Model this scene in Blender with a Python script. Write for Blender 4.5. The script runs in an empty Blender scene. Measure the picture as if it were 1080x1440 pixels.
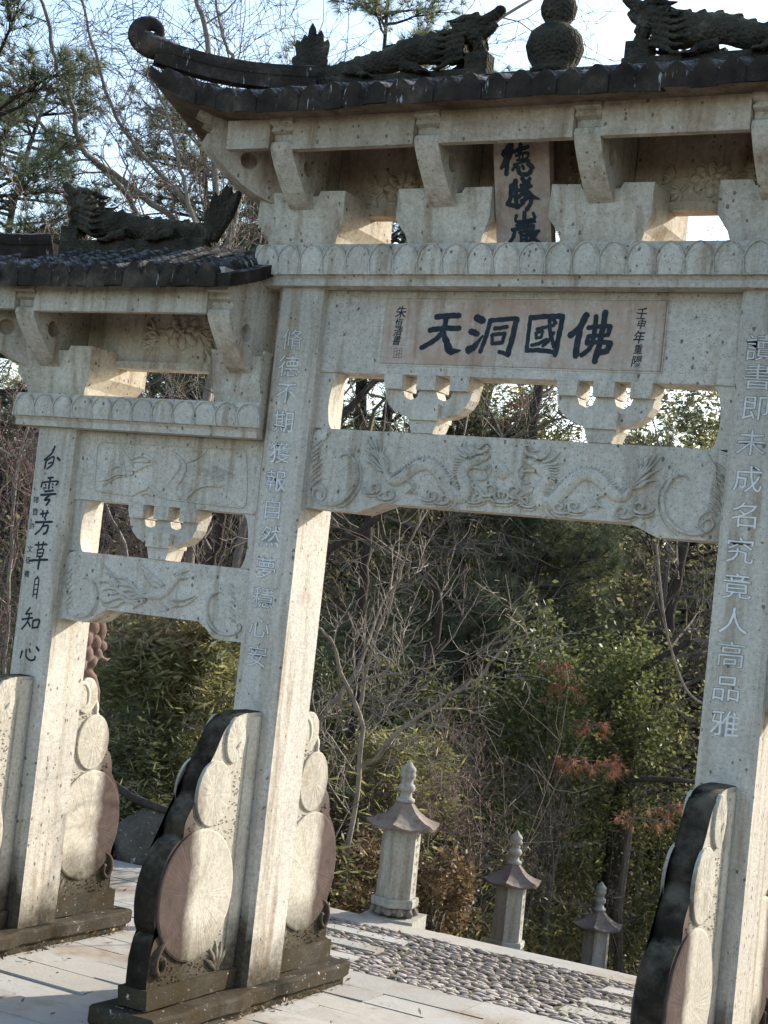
import bpy, bmesh, math, random
import numpy as np
from mathutils import Vector, Matrix, noise as mnoise
PI = math.pi
random.seed(7); RNG = np.random.default_rng(7)
S = bpy.context.scene
COL = S.collection

# ------------------------------------------------------------------ camera, sky, sun, exposure
YAW, PITCH, ROLL, FPX = math.radians(28.786), math.radians(2.8035), math.radians(6.2071), 2264.97
cam = bpy.data.cameras.new('camera'); co = bpy.data.objects.new('camera', cam); COL.objects.link(co)
co.location = (4.10, -6.567, 2.0)
_fw = Vector((-math.sin(YAW)*math.cos(PITCH), math.cos(YAW)*math.cos(PITCH), math.sin(PITCH)))
_rt = Vector((math.cos(YAW), math.sin(YAW), 0)); _up = _rt.cross(_fw)
_r2 = _rt*math.cos(ROLL) + _up*math.sin(ROLL); _u2 = -_rt*math.sin(ROLL) + _up*math.cos(ROLL)
co.rotation_euler = Matrix((_r2, _u2, -_fw)).transposed().to_euler()
cam.sensor_fit = 'VERTICAL'; cam.sensor_height = 24.0; cam.lens = 24.0*FPX/1440.0
cam.clip_start = 0.05; cam.clip_end = 2000
S.camera = co
SUN_AZ, SUN_EL = math.radians(24.2), math.radians(23.6)
w = bpy.data.worlds.new('World'); S.world = w; w.use_nodes = True
_n = w.node_tree.nodes; _bg = _n['Background']
_sky = _n.new('ShaderNodeTexSky'); _sky.sky_type = 'NISHITA'; _sky.sun_disc = False
_sky.sun_elevation = SUN_EL; _sky.sun_rotation = SUN_AZ; _sky.air_density = 1.0; _sky.dust_density = 1.3; _sky.ozone_density = 1.0
w.node_tree.links.new(_sky.outputs[0], _bg.inputs[0]); _bg.inputs[1].default_value = 0.15
sun = bpy.data.lights.new('sun', 'SUN'); sun.energy = 3.7; sun.angle = math.radians(0.5); sun.color = (1.0, 0.95, 0.87)
so = bpy.data.objects.new('sun', sun); COL.objects.link(so)
_sd = Vector((math.sin(SUN_AZ)*math.cos(SUN_EL), math.cos(SUN_AZ)*math.cos(SUN_EL), math.sin(SUN_EL)))
so.rotation_euler = _sd.to_track_quat('Z', 'Y').to_euler()
S.view_settings.view_transform = 'Standard'; S.view_settings.look = 'None'
S.view_settings.exposure = 1.38; S.view_settings.gamma = 1.0; S.view_settings.use_curve_mapping = False

# ------------------------------------------------------------------ materials
class NT:
    def __init__(s, name):
        s.m = bpy.data.materials.new(name); s.m.use_nodes = True
        s.t = s.m.node_tree; s.b = s.t.nodes['Principled BSDF']
        s.pos = s.t.nodes.new('ShaderNodeNewGeometry').outputs['Position']
    def L(s, a, b): s.t.links.new(a, b)
    def put(s, sock, v):
        if isinstance(v, bpy.types.NodeSocket): s.L(v, sock)
        elif isinstance(v, tuple) and len(v) == 3 and sock.type == 'RGBA': sock.default_value = (*v, 1)
        else: sock.default_value = v
    def noise(s, scale, detail=5, rough=.6, vec=None, out=0):
        n = s.t.nodes.new('ShaderNodeTexNoise'); s.put(n.inputs['Vector'], vec or s.pos)
        n.inputs['Scale'].default_value = scale; n.inputs['Detail'].default_value = detail; n.inputs['Roughness'].default_value = rough
        return n.outputs[out]
    def voro(s, scale, feat='F1', out='Distance', vec=None):
        n = s.t.nodes.new('ShaderNodeTexVoronoi'); n.feature = feat; s.put(n.inputs['Vector'], vec or s.pos)
        n.inputs['Scale'].default_value = scale
        return n.outputs[out]
    def math(s, op, a, b=0.0, c=0.0):
        n = s.t.nodes.new('ShaderNodeMath'); n.operation = op
        s.put(n.inputs[0], a); s.put(n.inputs[1], b)
        if op in ('MULTIPLY_ADD',): s.put(n.inputs[2], c)
        return n.outputs[0]
    def ramp(s, fac, stops):
        n = s.t.nodes.new('ShaderNodeValToRGB'); s.L(fac, n.inputs[0]); e = n.color_ramp.elements
        while len(e) < len(stops): e.new(.5)
        for el, (p, c) in zip(e, stops):
            el.position = p; el.color = (*c, 1) if isinstance(c, tuple) else (c, c, c, 1)
        return n.outputs[0]
    def mapr(s, v, a, b, lo=0.0, hi=1.0):
        n = s.t.nodes.new('ShaderNodeMapRange'); s.put(n.inputs[0], v)
        for i, x in zip((1, 2, 3, 4), (a, b, lo, hi)): n.inputs[i].default_value = x
        return n.outputs[0]
    def mix(s, f, a, b, mode='MIX'):
        n = s.t.nodes.new('ShaderNodeMix'); n.data_type = 'RGBA'; n.blend_type = mode
        s.put(n.inputs[0], f); s.put(n.inputs[6], a); s.put(n.inputs[7], b)
        return n.outputs[2]
    def xyz(s):
        n = s.t.nodes.new('ShaderNodeSeparateXYZ'); s.L(s.pos, n.inputs[0]); return n.outputs
    def nz(s):
        g = s.t.nodes.new('ShaderNodeNewGeometry'); n = s.t.nodes.new('ShaderNodeSeparateXYZ'); s.L(g.outputs['Normal'], n.inputs[0]); return n.outputs
    def rnd(s): return s.t.nodes.new('ShaderNodeObjectInfo').outputs['Random']
    def scaled(s, sx, sy, sz):
        n = s.t.nodes.new('ShaderNodeMapping'); s.L(s.pos, n.inputs[0]); n.inputs['Scale'].default_value = (sx, sy, sz); return n.outputs[0]
    def bump(s, h, strength=.3, dist=.01, prev=None):
        n = s.t.nodes.new('ShaderNodeBump'); s.L(h, n.inputs['Height']); n.inputs['Strength'].default_value = strength; n.inputs['Distance'].default_value = dist
        if prev: s.L(prev, n.inputs['Normal'])
        return n.outputs[0]
    def done(s, col, rough=.85, nrm=None, spec=.3):
        s.put(s.b.inputs['Base Color'], col); s.put(s.b.inputs['Roughness'], rough); s.b.inputs['Specular IOR Level'].default_value = spec
        if nrm: s.L(nrm, s.b.inputs['Normal'])
        return s.m

def stone_mat(name, ca, cb, pit=.9, brown=0.0, browncol=(.30, .22, .155), foot=True, chisel=.25, stain=None, lichen=0.0, grit=1.0, low=False, streak=1.0):
    n = NT(name)
    big = n.noise(1.7, 6, .65); col = n.ramp(big, [(.32, ca), (.68, cb)])
    fine = n.noise(55, 6, .7)
    col = n.mix(.38, col, n.ramp(fine, [(.3, .2), (.7, .8)]), 'OVERLAY')
    col = n.mix(1.0, col, n.ramp(n.rnd(), [(0.0, (.86, .85, .83)), (.5, (.97, .96, .95)), (1.0, (1.0, .985, .95))]), 'MULTIPLY')
    drip = n.noise(1.0, 5, .65, n.scaled(11, 11, .9)); col = n.mix(n.mapr(drip, .52, .70, 0, .8*streak), col, (.74, .70, .64), 'MULTIPLY')
    gr = n.noise(260, 3, .7)
    col = n.mix(.12*grit, col, n.ramp(gr, [(.35, .1), (.65, .9)]), 'OVERLAY')
    bn = n.noise(4.5, 7, .7)
    if brown > 0:
        col = n.mix(n.ramp(bn, [(.62-brown*.4, 0.0), (.80-brown*.3, 1.0)]), col, browncol)
        # vertical wash streaks
        st = n.noise(1.0, 4, .6, n.scaled(14, 14, 1.3))
        col = n.mix(n.mapr(st, .52, .68, 0, .8*streak), col, (.62, .54, .46), 'MULTIPLY')
    if stain:
        x, y, z = n.xyz()
        ay = n.math('ABSOLUTE', n.math('ADD', y, .07))
        v = n.math('ADD', ay, n.math('MULTIPLY', n.math('SUBTRACT', bn, .5), .16))
        f = n.math('MULTIPLY', n.mapr(v, stain-.03, stain+.05, 0, .95), n.mapr(z, .85, 1.25, 1.0, .35))
        rad = n.noise(9, 5, .6)
        col = n.mix(f, col, n.ramp(rad, [(.3, (.040, .026, .023)), (.7, (.092, .062, .054))]))
    x, y, z = n.xyz()
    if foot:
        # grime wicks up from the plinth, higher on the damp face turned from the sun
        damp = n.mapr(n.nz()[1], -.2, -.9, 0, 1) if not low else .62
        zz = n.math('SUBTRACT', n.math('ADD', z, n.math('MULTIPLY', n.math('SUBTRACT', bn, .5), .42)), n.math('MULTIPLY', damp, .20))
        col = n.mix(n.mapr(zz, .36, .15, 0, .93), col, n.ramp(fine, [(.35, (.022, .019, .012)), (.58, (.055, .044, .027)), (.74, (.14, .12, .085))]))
    if lichen > 0:
        lv = n.noise(26, 6, .75)
        col = n.mix(n.ramp(lv, [(.62-lichen*.1, 0.0), (.68-lichen*.1, 1.0)]), col, (.42, .42, .39))
    # pits: sparse dark vugs of the tuff
    vd = n.voro(1.0, 'F1', 'Distance', n.scaled(34, 34, 25)); vc = n.voro(1.0, 'F1', 'Color', n.scaled(34, 34, 25))
    sep = n.t.nodes.new('ShaderNodeSeparateColor'); n.L(vc, sep.inputs[0])
    sz = n.mapr(sep.outputs[0], .45, 1.0, 0, .25)
    wob = n.math('ADD', vd, n.math('MULTIPLY', n.math('SUBTRACT', fine, .5), .45))
    pm = n.math('MULTIPLY', n.math('LESS_THAN', wob, sz), pit)
    vd2 = n.voro(120, 'F1', 'Distance'); vc2 = n.voro(120, 'F1', 'Color')
    sep2 = n.t.nodes.new('ShaderNodeSeparateColor'); n.L(vc2, sep2.inputs[0])
    pm2 = n.math('MULTIPLY', n.math('LESS_THAN', vd2, n.mapr(sep2.outputs[1], .5, 1.0, 0, .36)), pit*.75)
    pa = n.math('MAXIMUM', pm, pm2)
    col = n.mix(n.math('MULTIPLY', pa, .80), col, (.07, .06, .05))
    h = n.math('SUBTRACT', n.math('ADD', n.math('MULTIPLY', fine, .6), n.math('MULTIPLY', gr, .25)), n.math('MULTIPLY', pa, 1.2))
    nb = n.bump(h, .55, .004)
    if chisel > 0:
        cz = n.noise(1.0, 3, .6, n.scaled(30, 30, 170)); nb = n.bump(cz, chisel, .006, nb)
    return n.done(col, .95, nb, .04)

M = {}
M['stone'] = stone_mat('tuff_stone', (.425, .398, .345), (.57, .532, .462), chisel=.22, brown=.08, browncol=(.36, .30, .235))
M['stone_warm'] = stone_mat('weathered_tuff_stone', (.42, .385, .325), (.56, .525, .45), brown=.2, foot=False, chisel=.15)
M['stone_brown'] = stone_mat('brown_stained_stone', (.36, .305, .24), (.50, .44, .36), brown=.34, browncol=(.27, .20, .145), foot=False, chisel=.15)
M['drum'] = stone_mat('drum_stone_face', (.41, .38, .315), (.51, .475, .395), pit=.5, stain=.525, streak=0, chisel=0, brown=.2, browncol=(.30, .25, .18), low=True)
M['drum_rough'] = stone_mat('pecked_stone', (.37, .34, .28), (.46, .425, .35), pit=.3, stain=.50, streak=.2, chisel=0, grit=2.0, low=True)
M['lion'] = stone_mat('reddish_carved_stone', (.12, .085, .075), (.22, .165, .145), pit=.2, foot=False, chisel=0)
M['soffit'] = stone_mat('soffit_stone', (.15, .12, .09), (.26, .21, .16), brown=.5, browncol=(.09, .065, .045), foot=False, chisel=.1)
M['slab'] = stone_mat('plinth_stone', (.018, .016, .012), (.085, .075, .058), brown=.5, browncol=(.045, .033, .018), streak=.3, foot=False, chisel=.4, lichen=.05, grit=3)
M['panel'] = stone_mat('pink_inscribed_stone', (.44, .39, .335), (.51, .46, .40), brown=.55, browncol=(.39, .28, .21), foot=False, pit=.25, chisel=0)
M['board'] = stone_mat('brown_board_stone', (.36, .30, .25), (.45, .39, .33), brown=.5, browncol=(.27, .185, .145), foot=False, pit=.3, chisel=0)
M['edge'] = stone_mat('painted_cut_shade_stone', (.24, .225, .20), (.32, .30, .265), foot=False, pit=.1, chisel=0)  # darker stone tone: painted shade outlining the pillar letters
M['glyph'] = stone_mat('cut_letter_stone', (.58, .59, .58), (.68, .69, .68), foot=False, pit=.05, chisel=0, streak=0)
def rim_mat():
    n = NT('black_lichen_stone')
    a = n.noise(6, 7, .7); f = n.noise(40, 6, .7)
    x, y, z = n.xyz(); nn = n.nz()
    col = n.ramp(a, [(.3, (.010, .009, .007)), (.52, (.026, .021, .016)), (.7, (.075, .060, .042))])
    col = n.mix(n.math('MULTIPLY', n.mapr(nn[2], .25, .9), n.mapr(a, .4, .6)), col, (.13, .115, .085))
    col = n.mix(n.ramp(f, [(.66, 0.0), (.74, 1.0)]), col, (.13, .12, .10))
    return n.done(col, .95, n.bump(f, .9, .012), .02)
M['rim'] = rim_mat()
def tile_mat():
    n = NT('blackened_roof_stone')
    a = n.noise(5, 7, .7); f = n.noise(38, 6, .75); nn = n.nz()
    col = n.ramp(a, [(.3, (.018, .015, .013)), (.55, (.050, .042, .034)), (.75, (.15, .12, .095))])
    # droppings and lichen, white, in drips and crusts; crust thicker on upward faces
    st = n.noise(1.0, 5, .7, n.scaled(26, 26, 5))
    col = n.mix(n.ramp(st, [(.62, 0.0), (.66, .9)]), col, (.40, .40, .385))
    crust = n.math('MULTIPLY', n.mapr(nn[2], .45, .85), n.ramp(f, [(.46, 0.0), (.60, 1.0)]))
    col = n.mix(crust, col, n.ramp(a, [(.35, (.12, .12, .125)), (.65, (.36, .36, .37))]))
    x, y, z = n.xyz()
    return n.done(col, .95, n.bump(f, .9, .014), .02)
M['tile'] = tile_mat()
def dragon_mat():
    n = NT('mossy_dark_carving'); a = n.noise(9, 6, .7); f = n.noise(60, 5, .7); sc = n.voro(62, 'F1'); nn = n.nz()
    col = n.ramp(a, [(.3, (.022, .020, .016)), (.6, (.062, .056, .042)), (.8, (.20, .175, .13))])
    col = n.mix(n.math('MULTIPLY', n.mapr(nn[2], .3, .95), n.mapr(a, .45, .62)), col, (.125, .12, .07))
    return n.done(col, .95, n.bump(f, .5, .006, n.bump(sc, .7, .018)), .02)
M['dragon'] = dragon_mat()
def ink():
    n = NT('blue_black_ink'); f = n.noise(30, 4, .6)
    return n.done(n.ramp(f, [(.3, (.006, .009, .014)), (.75, (.022, .034, .045))]), .7, None, .3)
M['ink'] = ink()
def paver():
    n = NT('worn_paving_stone')
    a = n.noise(2.2, 7, .7); f = n.noise(42, 6, .7); r = n.rnd()
    col = n.ramp(a, [(.3, (.21, .195, .165)), (.7, (.37, .352, .31))])
    col = n.mix(.5, col, n.ramp(r, [(0.0, (.27, .26, .235)), (.5, (.41, .395, .365)), (1.0, (.34, .305, .255))]))
    col = n.mix(n.ramp(n.noise(1.1, 6, .7), [(.50, 0.0), (.62, .8)]), col, (.20, .15, .10))
    col = n.mix(n.ramp(f, [(.62, 0.0), (.75, .5)]), col, (.12, .11, .09))
    return n.done(col, .8, n.bump(f, .5, .004, n.bump(n.noise(9, 5), .4, .01)), .3)
M['paver'] = paver()
def cobble():
    n = NT('purple_cobble_stone'); r = n.rnd(); f = n.noise(60, 5, .7); a = n.noise(7, 4)
    col = n.ramp(a, [(.30, (.17, .145, .125)), (.5, (.30, .26, .22)), (.7, (.42, .385, .32))])
    col = n.mix(.5, col, n.ramp(r, [(0.0, (.19, .155, .15)), (.4, (.36, .29, .26)), (1.0, (.50, .46, .40))]))
    return n.done(col, .85, n.bump(f, .5, .004), .2)
M['cobble'] = cobble()
def soil():
    n = NT('leaf_litter_soil'); a = n.noise(3, 8, .75); f = n.noise(30, 6, .75)
    col = n.ramp(a, [(.3, (.03, .024, .015)), (.6, (.085, .062, .038)), (.8, (.15, .11, .06))])
    col = n.mix(n.ramp(f, [(.5, 0.0), (.65, .8)]), col, (.16, .11, .06))
    return n.done(col, .95, n.bump(f, 1.0, .04), .2)
M['soil'] = soil()
def joint():
    n = NT('joint_earth'); f = n.noise(20, 6, .7)
    return n.done(n.ramp(f, [(.3, (.05, .042, .034)), (.55, (.12, .10, .075)), (.75, (.12, .13, .05))]), .95, n.bump(f, .8, .01), .2)
M['joint'] = joint()
def bark(name, a_, b_, sc=12):
    n = NT(name); v = n.noise(1.0, 6, .7, n.scaled(sc*2.2, sc*2.2, sc*.6))
    return n.done(n.ramp(v, [(.3, a_), (.7, b_)]), .92, n.bump(v, .8, .02), .2)
M['bark_dark'] = bark('dark_bark', (.022, .018, .014), (.07, .056, .045))
M['bark_grey'] = bark('grey_bark', (.12, .10, .08), (.31, .27, .22))
M['bark_twig'] = bark('twig_bark', (.085, .07, .055), (.19, .16, .13))
M['bark_mid'] = bark('brown_twig_bark', (.06, .048, .038), (.17, .14, .11))
M['bark_red'] = bark('reddish_twig_bark', (.12, .075, .062), (.22, .15, .125))
def leaf(name, cols, trans=.35, rough=.42, spec=.5):
    n = NT(name); a = n.noise(1.3, 4, .6); b = n.voro(17, 'F1', 'Color')
    sp = n.t.nodes.new('ShaderNodeSeparateColor'); n.L(b, sp.inputs[0])
    f = n.math('ADD', n.math('MULTIPLY', a, .5), n.math('MULTIPLY', sp.outputs[0], .5))
    k = len(cols); col = n.ramp(f, [(.2+.6*i/(k-1), c) for i, c in enumerate(cols)])
    n.done(col, rough, None, spec)
    tr = n.t.nodes.new('ShaderNodeBsdfTranslucent'); n.L(n.mix(.35, col, (1, .95, .35), 'MULTIPLY'), tr.inputs[0])
    mx = n.t.nodes.new('ShaderNodeMixShader'); mx.inputs[0].default_value = trans
    out = n.t.nodes['Material Output']; n.L(n.b.outputs[0], mx.inputs[1]); n.L(tr.outputs[0], mx.inputs[2]); n.L(mx.outputs[0], out.inputs[0])
    return n.m
M['leaf_green'] = leaf('broadleaf_green', [(.07, .085, .032), (.125, .145, .058), (.24, .24, .11)], .5, .5, .3)
M['leaf_dark'] = leaf('evergreen_dark', [(.06, .07, .032), (.11, .12, .055), (.20, .20, .10)], .45, .5, .25)
M['leaf_pine'] = leaf('pine_needles', [(.08, .105, .065), (.14, .165, .10), (.22, .23, .145)], .5, .5, .4)
M['leaf_bamboo'] = leaf('bamboo_grass', [(.12, .13, .055), (.20, .20, .09), (.38, .34, .20)], .5, .5, .3)
M['leaf_dry'] = leaf('dry_leaves', [(.075, .05, .03), (.15, .095, .05), (.25, .17, .09)], .3, .6, .3)
M['leaf_straw'] = leaf('straw_leaves', [(.22, .17, .10), (.34, .28, .18), (.46, .40, .28)], .4, .6, .2)
M['leaf_rust'] = leaf('rust_needles', [(.19, .075, .04), (.30, .135, .075), (.38, .20, .12)], .35, .6, .3)
M['leaf_far'] = leaf('far_foliage', [(.13, .14, .075), (.22, .22, .12), (.36, .33, .20)], .6, .6, .3)
M['lantern'] = stone_mat('lantern_stone', (.25, .25, .225), (.35, .34, .30), pit=.2, foot=False, chisel=.1, brown=.1)
M['lantern_roof'] = stone_mat('lantern_roof_stone', (.13, .115, .10), (.23, .20, .175), pit=.2, foot=False, chisel=0, brown=.35, browncol=(.17, .115, .095))
M['boulder'] = stone_mat('grey_boulder', (.035, .032, .026), (.12, .11, .09), pit=.3, foot=False, chisel=0, lichen=.1, grit=3)

# ------------------------------------------------------------------ mesh helpers
def mesh_from(name, V, F, mats, smooth=False, fm=None):
    me = bpy.data.meshes.new(name); me.from_pydata([tuple(v) for v in V], [], F)
    for m in (mats if isinstance(mats, (list, tuple)) else [mats]): me.materials.append(m)
    if fm: me.polygons.foreach_set('material_index', fm)
    if smooth: me.polygons.foreach_set('use_smooth', [True]*len(me.polygons))
    me.update(); return me
def link(name, me, parent=None, loc=None, **kw):
    o = bpy.data.objects.new(name, me); COL.objects.link(o)
    if parent is not None: o.parent = parent
    if loc is not None: o.location = loc
    for k, v in kw.items(): o[k] = v
    return o
def thing(name, label, cat, loc=(0, 0, 0), group=None, rz=0):
    o = link(name, None, None, loc, label=label, category=cat); o.rotation_euler[2] = rz; o.empty_display_size = .1
    if group: o['group'] = group
    return o
def bm_obj(name, bm, mat, parent=None, bev=0.0, segs=1, smooth=False, jit=0.0, loc=None, **kw):
    if bev > 0:
        bmesh.ops.bevel(bm, geom=[e for e in bm.edges if e.is_manifold and e.calc_face_angle(0) > .5], offset=bev, segments=segs, affect='EDGES', clamp_overlap=True)
    if jit > 0:
        for v in bm.verts:
            v.co += Vector([mnoise.noise(v.co*7+Vector((i*31, 0, 0)))*jit for i in range(3)])
    bmesh.ops.recalc_face_normals(bm, faces=bm.faces)
    me = bpy.data.meshes.new(name); bm.to_mesh(me); bm.free()
    for m in (mat if isinstance(mat, (list, tuple)) else [mat]): me.materials.append(m)
    if smooth:
        me.polygons.foreach_set('use_smooth', [True]*len(me.polygons))
        try: me.set_sharp_from_angle(angle=math.radians(38))
        except Exception: pass
    return link(name, me, parent, loc, **kw)
def add_box(bm, x0, x1, y0, y1, z0, z1, taper=None):
    c = [(x, y, z) for z in (z0, z1) for (x, y) in ((x0, y0), (x1, y0), (x1, y1), (x0, y1))]
    if taper:
        cx, cy = (x0+x1)/2, (y0+y1)/2
        for i in range(4): c[i] = (cx+(c[i][0]-cx)*taper, cy+(c[i][1]-cy)*taper, z0)
    v = [bm.verts.new(p) for p in c]
    for f in ((3, 2, 1, 0), (4, 5, 6, 7), (0, 1, 5, 4), (1, 2, 6, 5), (2, 3, 7, 6), (3, 0, 4, 7)): bm.faces.new([v[i] for i in f])
def box(name, x0, x1, y0, y1, z0, z1, mat, parent=None, bev=.006, jit=.0, **kw):
    bm = bmesh.new(); add_box(bm, x0, x1, y0, y1, z0, z1)
    return bm_obj(name, bm, mat, parent, bev, jit=jit, **kw)
def add_prism(bm, poly, a, b, axis='y'):
    """poly in the plane across axis; a<b along the axis"""
    def P(p, t): return {'y': (p[0], t, p[1]), 'x': (t, p[0], p[1]), 'z': (p[0], p[1], t)}[axis]
    A = [bm.verts.new(P(p, a)) for p in poly]; B = [bm.verts.new(P(p, b)) for p in poly]; n = len(poly)
    bm.faces.new(A); bm.faces.new(B[::-1])
    for i in range(n): bm.faces.new([A[i], B[i], B[(i+1) % n], A[(i+1) % n]])
def prism(name, poly, a, b, axis, mat, parent=None, bev=.004, **kw):
    bm = bmesh.new(); add_prism(bm, poly, a, b, axis)
    return bm_obj(name, bm, mat, parent, bev, **kw)
def tube_arr(V, F, path, radii, n=6, flat=1.0):
    """append a tube; path list of Vector, radii list"""
    b0 = len(V); k = len(path); ref = None
    for i, p in enumerate(path):
        t = (path[min(i+1, k-1)]-path[max(i-1, 0)])
        if t.length < 1e-9: t = Vector((0, 0, 1))
        t.normalize()
        if ref is None: ref = Vector((0, 1, 0)) if abs(t.y) < .9 else Vector((1, 0, 0))
        u = t.cross(ref)
        if u.length < 1e-6: u = t.cross(Vector((1, 0, 0)))
        u.normalize(); v = u.cross(t); ref = v
        r = radii[i]
        for j in range(n):
            a = 2*PI*j/n; V.append(p + u*(math.cos(a)*r) + v*(math.sin(a)*r*flat))
    for i in range(k-1):
        for j in range(n):
            a = b0+i*n+j; b = b0+i*n+(j+1) % n; F.append((a, b, b+n, a+n))
    F.append(tuple(b0+j for j in range(n))[::-1]); F.append(tuple(b0+(k-1)*n+j for j in range(n)))
def lathe(prof, n=16, cx=0, cy=0):
    V = []; F = []
    for (r, z) in prof:
        for j in range(n): V.append((cx+r*math.cos(2*PI*(j+.5)/n), cy+r*math.sin(2*PI*(j+.5)/n), z))
    for i in range(len(prof)-1):
        for j in range(n): F.append((i*n+j, i*n+(j+1) % n, (i+1)*n+(j+1) % n, (i+1)*n+j))
    F.append(tuple(range(n))[::-1]); F.append(tuple((len(prof)-1)*n+j for j in range(n)))
    return V, F
def crom(pts, per=5):
    """Catmull-Rom through tuples of any length"""
    if len(pts) < 3:
        return [tuple(a+(b-a)*t/per for a, b in zip(pts[0], pts[1])) for t in range(per+1)]
    P = [pts[0]]+list(pts)+[pts[-1]]; out = []
    for i in range(1, len(P)-2):
        for s in range(per):
            t = s/per; out.append(tuple(.5*((2*b)+(-a+c)*t+(2*a-5*b+4*c-d)*t*t+(-a+3*b-3*c+d)*t**3) for a, b, c, d in zip(P[i-1], P[i], P[i+1], P[i+2])))
    out.append(tuple(pts[-1])); return out
def ridge(V, F, pts, Y, h=.006, per=5, sgn=-1, base=0.0):
    """raised rounded line on the plane y=Y; pts (x, z, halfwidth)"""
    q = crom(pts, per); b0 = len(V); k = len(q)
    for i, (x, z, w_) in enumerate(q):
        a = q[max(i-1, 0)]; b = q[min(i+1, k-1)]; dx, dz = b[0]-a[0], b[1]-a[1]; l = math.hypot(dx, dz) or 1
        nx, nz = -dz/l, dx/l; w_ = max(w_, .0004); hh = h*min(1, w_/.006)
        for (s, t) in ((-1, -.15), (-.7, .75), (0, 1), (.7, .75), (1, -.15)): V.append((x+nx*w_*s, Y+sgn*hh*t, z+nz*w_*s))
    for i in range(k-1):
        for j in range(4): F.append((b0+i*5+j, b0+i*5+j+1, b0+i*5+j+6, b0+i*5+j+5))
def dome(V, F, cx, cz, rx, rz, Y, h=.01, ang=0, n=14, rings=4, sgn=-1):
    b0 = len(V); V.append((cx, Y+sgn*h, cz)); ca, sa = math.cos(ang), math.sin(ang)
    for i in range(1, rings+1):
        t = i/rings; hh = h*math.sqrt(max(0, 1-t*t)) - (.001 if i == rings else 0)
        for j in range(n):
            a = 2*PI*j/n; u, v = rx*t*math.cos(a), rz*t*math.sin(a); V.append((cx+u*ca-v*sa, Y+sgn*hh, cz+u*sa+v*ca))
    for j in range(n): F.append((b0, b0+1+j, b0+1+(j+1) % n))
    for i in range(rings-1):
        for j in range(n):
            a = b0+1+i*n+j; b = b0+1+i*n+(j+1) % n; F.append((a, a+n, b+n, b))
class Ref:
    """drawing frame on a carved face: o + u*du + v*dv in (x, z)"""
    def __init__(s, o, du, dv, mirror=None): s.o, s.du, s.dv, s.m = o, du, dv, mirror
    def __call__(s, u, v, w_=None):
        x = s.o[0]+u*s.du[0]/1000+v*s.dv[0]/500; z = s.o[1]+u*s.du[1]/1000+v*s.dv[1]/500
        if s.m is not None: x = 2*s.m-x
        return (x, z) if w_ is None else (x, z, w_*abs(s.du[0])/1000)
def carve_obj(name, R, strokes, domes, Y, mat, parent, h=.006, zmin=-9):
    V = []; F = []
    for st in strokes: ridge(V, F, [(a, max(b, zmin+c*.8), c) for a, b, c in (R(*p) for p in st)], Y, h)
    for (u, v, ru, rv, ang) in domes:
        x, z = R(u, v); k = R.du[0]/1000; dome(V, F, x, z, ru*k, rv*k, Y, h*1.5, ang)
    me = mesh_from(name, V, F, mat, True)
    bm = bmesh.new(); bm.from_mesh(me); bmesh.ops.recalc_face_normals(bm, faces=bm.faces); bm.to_mesh(me); bm.free()
    return link(name, me, parent)

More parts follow.
